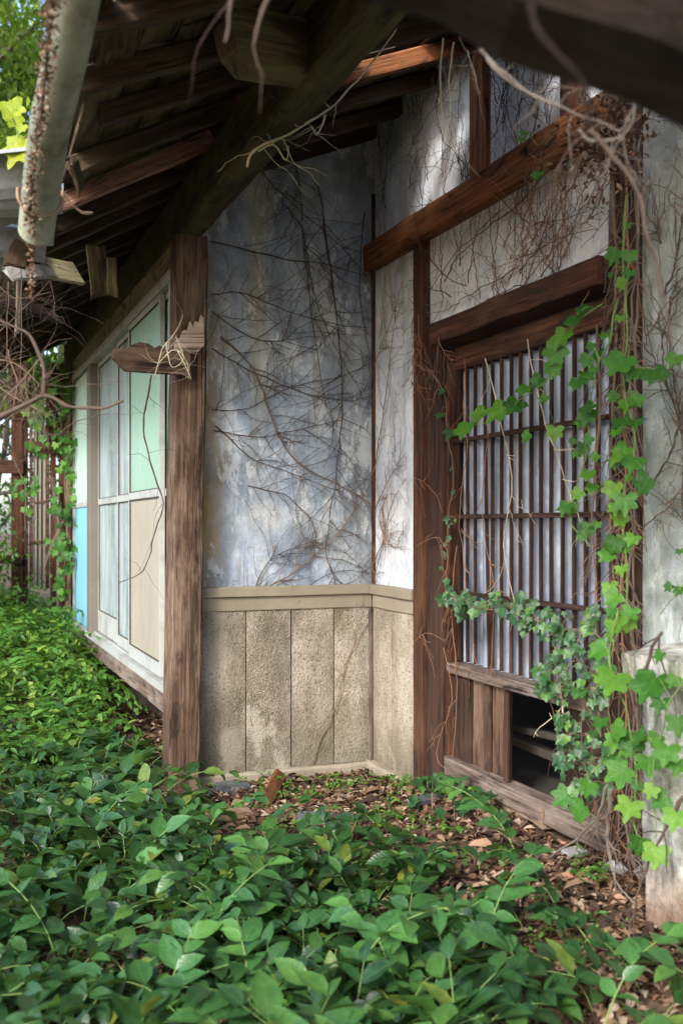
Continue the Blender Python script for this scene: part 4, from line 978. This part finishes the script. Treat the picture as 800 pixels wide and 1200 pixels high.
# vines over lattice, jamb and pillar
LLt = (3.2, 4.9, .3, 2.3)
LB = lambda X: (lambda uv, off: Vector((X - off, uv[0], uv[1])))
def wiry(lab, paths_px, X, r, mat, tw=6, lim=LLt, twl=(.06, .3)):
    ps = [[(onX(a, b_, X).y, onX(a, b_, X).z) for a, b_ in pp] for pp in paths_px]
    return vine('bare_vine', lab, ps, LB(X), lim, r, tw, mat, twl, group='bare vines over lattice and pillar', off=.0)
wiry('thin stems hanging down the left side of the lattice', [((545, 420), (548, 520), (540, 600), (548, 700), (560, 780)), ((575, 500), (565, 600), (580, 700), (575, 790)), ((535, 640), (530, 720), (536, 800), (530, 890))], XR - .01, .0025, 'stickr', 9)
wiry('pale dry stem crossing the lattice from the lintel downward', [((618, 400), (632, 470), (655, 540), (672, 590), (690, 640)), ((570, 420), (600, 560), (590, 640), (612, 740))], XR - .03, .003, 'stickp', 6)
wiry('thick stem running down the lattice beside the pillar', [((700, 380), (703, 480), (695, 600), (700, 720), (698, 800), (706, 880))], XR - .06, .006, 'stick', 8)
wiry('pale root like stem hanging below the ivy by the opening', [((665, 790), (662, 830), (672, 870), (678, 893))], XR - .08, .005, 'stickp', 2)
wiry('dark stem curving down past the opening to the ground', [((640, 810), (652, 850), (655, 890), (660, 915))], XR - .06, .003, 'stickd', 2)
wiry('tendrils curling over the dark jamb left of the lattice', [((500, 430), (515, 450), (505, 480)), ((490, 640), (515, 630), (525, 660), (510, 700)), ((485, 560), (505, 570), (520, 600)), ((520, 760), (530, 820), (512, 880), (524, 905)), ((486, 750), (505, 742), (522, 752))], XR - .055, .002, 'stickr', 3, (4.3, 5.0, .2, 2.4))
for i, (xa, xb_, m, lb_) in enumerate([(716, 722, 'stick', 'thick leftmost vine trunk'), (726, 730, 'stickd', 'dark vine trunk left of middle'), (734, 731, 'stickr', 'reddish vine trunk in the middle'), (742, 746, 'stick', 'rightmost vine trunk'), (749, 738, 'stickg', 'grey vine trunk crossing to the right')]):
    wiry(lb_ + ' climbing the dark pillar', [((xa, 160), ((xa + xb_) / 2 + 4, 300), (xb_, 420), (xa, 560), (xb_ - 3, 700), (xa, 830), (xb_ - 6, 940), (xa - 8, 1010))], XR - .06, .005, m, 34, (2.9, 3.3, .05, 3.5), (.1, .5))
wiry('brown roots spreading from the pillar foot over the litter', [((715, 920), (700, 960), (672, 985), (640, 1010)), ((720, 930), (712, 980), (722, 1030), (735, 1050))], XR - .2, .006, 'stickg', 4, (2.4, 4, .05, 1.0))
wiry('dark forked stem climbing in front of the pier', [((800, 930), (778, 975), (760, 1010), (745, 1060), (738, 1090)), ((775, 740), (755, 790), (748, 860), (752, 940), (738, 1010))], 2.0, .006, 'stickd', 6, (2.0, 3.2, .1, 1.2))
# free vines and branches in air
def branch(name, label, D, paths, r, mat, cat='branch', twigs=0, smooth=True, jn=.009, group=None):
    t = thing(name, label, cat, atD(*paths[0][0][:2], paths[0][0][2] if len(paths[0][0]) > 2 else D), group)
    for pi_, pp in enumerate(paths):
        pts = [atD(q_[0], q_[1], q_[2] if len(q_) > 2 else D) for q_ in pp]; P = smooth_path(pts, 5); P = [p + noise.noise_vector(p * 14) * jn for p in P]
        rr = r[pi_] if isinstance(r, (list, tuple)) else r
        mb = MB(); mb.tube(P, rr, rr * .45, 7); mb.build('stem', mat, t, smooth=True)
        if twigs:
            tb = MB()
            for _ in range(twigs):
                i = R_.randrange(1, len(P)); p = P[i]; d = Vector((R_.uniform(-1, 1), R_.uniform(-.4, .4), R_.uniform(-1, 1))).normalized(); Q = [p]
                for k in range(R_.randint(3, 8)): d = (d + Vector((R_.uniform(-.4, .4), R_.uniform(-.4, .4), R_.uniform(-.5, .35)))).normalized(); Q.append(Q[-1] + d * .03)
                tb.tube(Q, rr * .3, rr * .12, 4)
            tb.build('twigs', mat, t)['kind'] = 'stuff'
    return t
branch('bare_branch', 'forked grey brown branch reaching in from the left edge across the blue panel', 3.0, [((-40, 510), (0, 490), (30, 475), (50, 464), (80, 474), (110, 480), (144, 470)), ((50, 464), (51, 440), (46, 412), (30, 390), (-10, 372))], [.009, .007], 'stickd', twigs=3)
branch('hanging_vine', 'wiry bare vine hanging from the bracket board in front of the white window', 5.0, [((178, 440), (170, 480), (168, 505), (178, 550), (192, 590), (182, 620), (172, 662), (160, 675), (140, 682))], .005, 'stickd', 'vine', 10)
branch('hanging_vine', 'pale twig curls caught on the bracket board', 5.0, [((185, 425), (205, 410), (218, 425), (222, 445)), ((195, 400), (202, 430), (215, 420), (205, 395)), ((208, 412), (218, 432), (225, 445)), ((180, 445), (190, 410), (208, 385), (215, 370))], .0028, 'stickp', 'vine', 5)
branch('hanging_vine', 'dead vine straggling along the lower edge of the eave beam', 3.9, [((290, 195), (300, 175), (330, 160), (365, 142), (400, 115), (430, 80), (465, 35)), ((302, 178), (320, 170), (335, 188), (338, 172)), ((380, 135), (372, 158), (366, 150))], [.006, .004, .004], 'stickp', 'vine', 6)
branch('hanging_vine', 'smooth pale vine loop upper of two below the dark near beam', 2.0, [((570, 70), (600, 98), (640, 118), (670, 130), (700, 140), (725, 152), (740, 130), (742, 118))], .003, 'stickg', 'vine', 4)
branch('hanging_vine', 'smooth pale vine loop lower of two below the dark near beam', 2.0, [((560, 60), (590, 85), (625, 112), (670, 130)), ((680, 150), (692, 165), (715, 163), (740, 145), (742, 118))], .0038, 'stickg', 'vine', 4)
branch('hanging_vine', 'thick brown vine hanging down the right side from the near beam', 1.9, [((690, 150), (715, 175), (735, 205), (752, 235), (758, 270), (768, 310), (778, 360), (785, 410))], .0048, 'stickd', 'vine', 3)
branch('hanging_vine', 'blurred brown vine crossing the dark near beam', 1.15, [((615, -10), (625, 30), (650, 60), (685, 95), (690, 150)), ], .0055, 'black', 'vine', 0)
branch('hanging_vine', 'short blurred stems dangling at the top left of the near beam', 1.7, [((272, -5), (268, 25), (262, 50)), ((320, -5), (305, 28), (296, 52))], .004, 'stickd', 'vine', 1)
branch('hanging_vine', 'slim vines dangling over the shaded upper wall left of the strut', 3.3, [((518, 45), (515, 100), (522, 150), (528, 175)), ((530, 50), (526, 110), (530, 150)), ((548, 60), (556, 90), (562, 110))], .003, 'stickp', 'vine', 5)
branch('dead_twig_nest', 'tangle of dry twigs heaped on the fallen eave at far left', 4.3, [((-10, 395), (20, 370), (50, 340), (62, 325)), ((-5, 330), (20, 350), (60, 342)), ((25, 300), (26, 360), (24, 470)), ((-10, 440), (20, 460), (50, 490), (58, 530)), ((0, 500), (30, 480), (60, 510), (90, 495), (130, 485)), ((10, 330), (8, 400), (12, 470)), ((5, 520), (30, 570), (30, 620), (48, 640)), ((60, 330), (64, 350), (62, 372))], .003, 'stickd', 'twigs', 14)
branch('dead_twig_nest', 'grey knot of dry twigs above the shed beside the left edge', 4.0, [((0, 420), (25, 430), (50, 455)), ((5, 470), (30, 440), (48, 420)), ((-5, 450), (25, 470), (50, 480)), ((10, 410), (20, 450), (15, 490))], .003, 'stick', 'twigs', 22)

# dried creeper hanging on the gutter
def creeper():
    P = []; T = []; N = []; S = []
    path = [Vector(q_) for q_ in (atD(62, -20, 2.03), atD(56, 60, 2.28), atD(46, 150, 2.63), atD(36, 230, 2.83), atD(38, 290, 3.1), atD(36, 345, 3.12))]
    path = smooth_path(path, 12); mb = MB(); mb.tube(path, .006, .002, 5)
    for i, p in enumerate(path):
        f = i / len(path); wd = .009 if f < .6 else .009 * (1 - (f - .6) * 1.7)
        for _ in range(20 if f < .8 else 10):
            P.append(p + Vector((R_.gauss(0, wd), R_.gauss(0, wd), R_.uniform(-.02, .02)))); T.append(Vector((R_.uniform(-1, 1), R_.uniform(-1, 1), R_.uniform(-1.2, .4)))); N.append(Vector((R_.uniform(-1, 1), R_.uniform(-1, 1), R_.uniform(-1, 1)))); S.append(R_.uniform(.006, .015))
    t = thing('dried_creeper', 'dried brown creeper clinging along the outer edge of the gutter', 'creeper', path[0])
    mb.build('stem', 'stick', t)
    o = scatter_leaves('dry_foliage', ovate(((0, .05), (.4, .3), (.8, .2), (1, .02)), .8, .4), np.array([tuple(v) for v in T]), None, np.array([tuple(v) for v in N]), np.array([tuple(v) for v in P]), np.array(S), 'litter', t); tag(o, None, kind='stuff')
    o.pop('category', None)
creeper()
def clump(name, lab, c, rad, n, mat, smin, smax, cat):
    P = [Vector(c) + Vector((R_.gauss(0, rad[0]), R_.gauss(0, rad[1]), R_.gauss(0, rad[2]))) for _ in range(n)]
    T = [(R_.uniform(-1, 1), R_.uniform(-1, 1), R_.uniform(-1.3, .3)) for _ in range(n)]; N = [(R_.uniform(-1, 1), R_.uniform(-1, 1), R_.uniform(-1, 1)) for _ in range(n)]
    return tag(scatter_leaves(name, OVS, np.array(T), None, np.array(N), np.array([tuple(p) for p in P]), np.array([R_.uniform(smin, smax) for _ in range(n)]), mat), lab, cat, kind='stuff')
clump('dead_leaf_clump', 'clump of dry orange leaves caught at the top of the vine covered pillar', onX(708, 158, 2.12), (.05, .1, .09), 900, 'litter', .012, .034, 'dead leaves')

# ================================================================== LEAFY VINES
def leafy(name, label, X, stems, leaves, meshes, cat, stem_r=.003, group=None, mat='greenstem', spread=.05, down=1.0, jx=.03):
    base = onX(*stems[0][0], X); t = thing(name, label, cat, base, group); mb = MB(); allp = []
    for sp in stems:
        P = smooth_path([onX(a, b_, X) for a, b_ in sp], 5); P = [p + noise.noise_vector(p * 11) * .01 for p in P]; mb = MB(); mb.tube(P, stem_r, stem_r * .5, 4); mb.build('stem', mat, t); allp += P
    pt = MB()
    for (px, py, sz) in leaves:
        x = X + R_.uniform(-jx, jx); p = onX(px, py - sz * .35, x); d = proj(*p)[2]; s = sz / 1200 * d * R_.choice((.65, .85, 1.0, 1.2))
        tip = Vector((R_.uniform(-.9, -.1), R_.uniform(-.5, .6), -1 * down + R_.uniform(-.2, .5))); nrm = Vector((-.75 + R_.uniform(-.3, .3), -.55 + R_.uniform(-.6, .4), .8 + R_.uniform(-.4, .5)))
        leaf_obj(meshes, p, tip, nrm, s, t)
        q_ = min(allp, key=lambda a: (a - p).length)
        if (q_ - p).length < .5: pt.tube(smooth_path([q_, (q_ + p) / 2 + Vector((-.01, 0, .012)), p], 3), .0014, .001, 3)
    pt.build('leaf_stalks', mat, t)['kind'] = 'stuff'
    return t
leafy('climbing_vine', 'bright lobed vine spray hanging diagonally across the upper lattice', 2.14, [((705, 355), (676, 378), (655, 410), (640, 445), (618, 462), (595, 480), (560, 500))],
      [(568, 496, 46), (592, 488, 30), (608, 482, 34), (618, 462, 28), (634, 450, 22), (648, 436, 26), (655, 415, 26), (663, 398, 26), (676, 380, 26), (690, 368, 24), (640, 470, 16), (550, 505, 26), (620, 515, 20), (650, 508, 22)], GR, 'vine')
leafy('climbing_vine', 'bright vine strand left of the pillar over the lattice top', 2.12, [((722, 350), (712, 400), (700, 430), (690, 480), (688, 530), (672, 580), (668, 610), (690, 640))],
      [(712, 400, 26), (702, 420, 26), (690, 425, 24), (694, 410, 22), (686, 445, 24), (678, 452, 20), (697, 438, 20), (690, 490, 26), (682, 500, 24), (696, 480, 20), (692, 520, 24), (685, 530, 22), (676, 536, 18), (690, 560, 22), (680, 585, 28), (668, 600, 32), (665, 598, 22), (695, 575, 20), (690, 622, 24), (700, 618, 18), (682, 632, 20), (672, 520, 16), (700, 540, 22)], GR, 'vine')
leafy('climbing_vine', 'bright vine strand running down the dark pillar', 2.10, [((735, 230), (728, 300), (735, 380), (730, 450), (742, 520), (725, 600), (735, 680), (722, 740), (705, 800))],
      [(733, 432, 40), (766, 442, 26), (745, 440, 24), (722, 470, 26), (735, 478, 24), (748, 470, 22), (728, 500, 26), (722, 512, 22), (735, 532, 24), (728, 540, 22), (745, 545, 24), (720, 548, 22), (720, 575, 26), (732, 590, 26), (740, 565, 20), (722, 598, 22), (760, 570, 32), (730, 610, 24), (722, 640, 26), (734, 640, 24), (743, 636, 24), (715, 655, 22), (728, 670, 18), (714, 690, 20), (725, 705, 26), (720, 738, 24), (735, 728, 22), (716, 750, 20), (740, 720, 20), (738, 322, 14), (722, 300, 20), (735, 268, 18), (730, 335, 22), (716, 325, 14), (738, 300, 16), (727, 376, 16), (745, 500, 20)], GR, 'vine', group=None)
leafy('climbing_vine', 'few bright leaves on the greenish wall at the right edge', 2.25, [((830, 400), (795, 425), (775, 440)), ((830, 640), (795, 690), (772, 720))], [(793, 425, 26), (780, 440, 18), (797, 695, 18), (786, 690, 14), (796, 648, 12)], GR, 'vine')
leafy('climbing_vine', 'two small leaves sprouting on the orange beam', 2.24, [((650, 150), (632, 170), (618, 158), (612, 160)), ((640, 190), (632, 205))], [(615, 160, 18), (632, 208, 18), (628, 210, 12), (612, 165, 12)], GR, 'vine')
leafy('climbing_vine', 'large pale lobed leaves cascading in front of the masonry pier', 1.98, [((725, 715), (715, 780), (735, 840), (745, 900), (740, 960), (755, 1010)), ((800, 800), (780, 840), (765, 900), (770, 980)), ((735, 860), (700, 900), (670, 935))],
      [(721, 802, 36), (770, 806, 42), (774, 829, 28), (794, 851, 30), (721, 874, 30), (744, 874, 42), (759, 900, 38), (782, 885, 34), (736, 911, 34), (740, 949, 28), (781, 945, 34), (665, 941, 34), (684, 956, 36), (751, 994, 34), (770, 1005, 40), (710, 769, 30), (727, 731, 28), (720, 720, 22), (738, 880, 26), (755, 870, 28), (770, 870, 26), (792, 800, 20), (795, 900, 30), (725, 895, 26), (765, 930, 24), (748, 925, 26), (730, 860, 24), (705, 850, 22), (775, 770, 16), (792, 960, 26), (716, 786, 22), (690, 925, 24)], GR, 'vine')
# ivy
iv = []
guides = [(524, 700, 6), (536, 706, 9), (548, 708, 9), (545, 722, 8), (560, 712, 9), (580, 705, 8), (592, 712, 9), (606, 716, 10), (618, 706, 9), (628, 724, 12), (610, 735, 9), (640, 735, 13), (655, 725, 11), (650, 750, 13), (668, 742, 13), (672, 760, 14), (660, 775, 13), (684, 770, 13), (690, 790, 13), (650, 790, 12), (668, 800, 13), (640, 805, 11), (634, 790, 11), (656, 820, 12), (680, 815, 11), (697, 830, 11), (705, 815, 10), (660, 845, 9), (676, 850, 9), (664, 868, 9), (680, 880, 10), (694, 870, 10), (672, 895, 10), (690, 905, 11), (656, 898, 9), (704, 900, 9), (680, 925, 10), (700, 930, 9), (712, 880, 9), (690, 740, 9), (704, 760, 10), (696, 720, 6)]
for (gx, gy, sp) in guides:
    for _ in range(7): iv.append((gx + R_.gauss(0, sp * .62), gy + R_.gauss(0, sp * .62), R_.uniform(10, 17)))
leafy('ivy', 'dark green ivy mass draped across the lower lattice and past the opening', 2.22, [((524, 700), (560, 712), (606, 716), (640, 735), (672, 765), (690, 800), (680, 850), (690, 920)), ((650, 750), (655, 800), (660, 850), (672, 895)), ((640, 735), (690, 740))], iv, IV, 'ivy', mat='stick', jx=.05)
iv2 = [(x + R_.uniform(-2, 2), y, s) for (x, y, s) in [(520, 462, 13), (519, 490, 14), (528, 510, 17), (520, 415, 0.1), (531, 552, 9), (532, 578, 9), (522, 610, 12), (528, 615, 12), (533, 612, 10), (524, 640, 9), (521, 650, 9), (527, 632, 10), (520, 668, 9), (524, 682, 10), (526, 690, 10), (488, 427, 9), (500, 445, 8), (487, 450, 5)] if s > 1]
leafy('ivy', 'single file of small heart shaped ivy leaves down the dark jamb', 2.30, [((500, 430), (520, 460), (524, 510), (531, 560), (524, 620), (522, 700))], iv2, IV, 'ivy', mat='stick', jx=.01)
iv3 = []
for (gx, gy, sp) in [(500, 925, 14), (520, 930, 16), (545, 940, 16), (565, 935, 12), (490, 940, 12), (535, 960, 14), (575, 955, 12), (515, 915, 9), (600, 945, 9), (620, 950, 9)]:
    for _ in range(7): iv3.append((gx + R_.gauss(0, sp * .6), gy + R_.gauss(0, sp * .45), R_.uniform(11, 17)))
t = thing('ivy', 'ivy creeping on the ground at the foot of the dark jamb', 'ivy', onG(530, 935, .1)); mb = MB()
for (px, py, s) in iv3:
    g = onG(px, py + 6, .12); 
    if g.x > XR - .08: g.x = XR - .1
    g.z = gz(g.x, g.y) + R_.uniform(.02, .09); d = proj(*g)[2]; leaf_obj(IV, g, (R_.uniform(-1, 1), R_.uniform(-1, .6), R_.uniform(-.5, .2)), (R_.uniform(-.5, .1), R_.uniform(-.7, .1), 1), s / 1200 * d * 1.15, t)
    mb.tube([(g.x, g.y, gz(g.x, g.y)), g], .0015, .001, 3)
mb.build('stem', 'stick', t)['kind'] = 'stuff'
# creeper on far corner post
def creeper_far():
    iv = []; st = [((82, 430), (80, 520), (78, 600), (82, 700), (84, 760)), ((80, 470), (60, 450), (45, 490), (35, 520)), ((80, 600), (60, 640), (52, 670))]
    for _ in range(120):
        py = R_.uniform(430, 740); iv.append((78 + R_.gauss(-4, 7), py, R_.uniform(7, 12)))
    for _ in range(45): iv.append((R_.gauss(50, 12), R_.gauss(475, 26), R_.uniform(8, 13)))
    for _ in range(16): iv.append((R_.gauss(35, 8), R_.gauss(570, 14), R_.uniform(8, 12)))
    t = thing('climbing_vine', 'leafy creeper climbing the far corner post beside the blue board', 'vine', onY(80, 700, 9.6)); mb = MB()
    for sp in st: mb.tube(smooth_path([onY(a, b_, 9.65) for a, b_ in sp], 5), .012, .005, 4)
    for k in range(6): mb.tube(smooth_path([onY(80 + R_.uniform(-5, 3), py_, 9.7) for py_ in range(400, 780, 40)], 3), .006, .004, 4)
    mb.build('stem', 'stick', t)
    for (px, py, s) in iv:
        p = onY(px, py, 9.6 + R_.uniform(-.15, .1)); d = proj(*p)[2]; leaf_obj(GR, p, (R_.uniform(-.7, .7), R_.uniform(-.6, .2), -1), (R_.uniform(-1, .2), -1, R_.uniform(.2, 1)), s / 1200 * d, t)
creeper_far()
# near yellow-green leaves top left
yl = [(12, 128, 26), (14, 140, 20), (28, 150, 12), (28, 180, 34), (30, 168, 20), (16, 204, 16), (8, 126, 18)]
t = thing('leafy_twig', 'large yellow green leaves on a twig left of the gutter', 'twig', atD(0, 130, 3.6)); mb = MB(); mb.tube(smooth_path([atD(-60, 100, 3.6), atD(0, 125, 3.6), atD(20, 150, 3.6), atD(22, 200, 3.6)], 5), .004, .002, 5); mb.build('stem', 'greenstem', t)
for (px, py, s) in yl: leaf_obj(YL, atD(px, py - s * .3, 3.6 + R_.uniform(-.1, .1)), (R_.uniform(-.5, .5), -.1, -.8), (-.4, -1, .5), s / 1200 * 3.6 * 1.2, t)

# ================================================================== TREES
def tree(label, base, h, spread, nleaf, mat, lsize, name='leafy_tree', lean=(0, 0), low=.25, bark='stickg', group='trees beyond the eave', cat='tree'):
    base = Vector(base); base.z = gz(base.x, base.y) - .05; t = thing(name, label, cat, base, group); mb = MB(); tips = []
    top = base + Vector((lean[0], lean[1], h * .85)); P = smooth_path([base, base + (top - base) * .35 + Vector((R_.uniform(-.2, .2), R_.uniform(-.2, .2), 0)), base + (top - base) * .7 + Vector((R_.uniform(-.3, .3), R_.uniform(-.3, .3), 0)), top], 5)
    mb.tube(P, h * .018, h * .004, 7)
    nl = 16
    for i in range(nl):
        f = low + (1 - low) * (i + R_.random()) / nl; p = P[min(len(P) - 1, int(f * (len(P) - 1)))]; a = i * 2.4 + R_.uniform(-.4, .4); L = spread * (1.1 - .6 * f) * R_.uniform(.7, 1.15); q_ = p.copy(); d = Vector((math.cos(a), math.sin(a), R_.uniform(.2, .8))).normalized(); Q = [q_.copy()]
        for k in range(6):
            q_ = q_ + d * L / 6; d = (d + Vector((R_.uniform(-.35, .35), R_.uniform(-.35, .35), R_.uniform(-.2, .2)))).normalized(); Q.append(q_.copy())
            if k > 0: tips.append((q_.copy(), L * .16))
            if k in (2, 4):
                d2 = (d + Vector((R_.uniform(-1, 1), R_.uniform(-1, 1), R_.uniform(-.4, .5)))).normalized(); q2 = q_ + d2 * L * .4; mb.tube([q_, (q_ + q2) / 2, q2], h * .003, h * .0012, 4); tips.append((q2, L * .17)); tips.append(((q_ + q2) / 2, L * .12))
        mb.tube(Q, h * .007, h * .002, 5)
    mb.build('trunk', bark, t)
    C = rng.integers(0, len(tips), nleaf); cen = np.array([tuple(tips[c][0]) for c in C]); sg = np.array([max(.12, tips[c][1]) for c in C])
    Pp = cen + rng.normal(0, 1, (nleaf, 3)) * sg[:, None] * np.array([1, 1, .6]); T = rng.normal(0, 1, (nleaf, 3)) + np.array([0, 0, -.5]); N = rng.normal(0, .6, (nleaf, 3)) + np.array([0, 0, 1]); S = rng.uniform(.6, 1.2, nleaf) * lsize
    o = scatter_leaves('crown', small_leaf(), T, None, N, Pp, S, mat, t)
    return t
tree('tall airy light green tree right behind the gutter end', (.35, 13.5, 0), 9.0, 3.2, 17000, 'leafT', .13)
tree('pale trunked tree leaning at the far left behind the gutter', (-.4, 11.2, 0), 8.6, 2.8, 15000, 'leafT', .12, lean=(.5, .4))
tree('tree farthest back whose crown closes the gap above the shed', (2.2, 17.5, 0), 11.5, 4.2, 17000, 'leafT', .16)
tree('broad tree left of the others at the picture edge', (-1.8, 14.5, 0), 9.5, 3.6, 15000, 'leafT', .14)
tree('dark low tree behind the wooden shed', (.6, 12.4, 0), 3.6, 1.7, 7000, 'leafD', .09, low=.08)
tree('low bright bush growing against the shed front', (.15, 9.7, 0), 1.35, .75, 3600, 'leafF', .06, low=.05, name='bush', group=None, cat='bush')
tree('round bush at the left edge beyond the weeds', (-.5, 9.0, 0), 1.5, .9, 4000, 'leafF', .06, low=.05, name='bush', group=None, cat='bush')
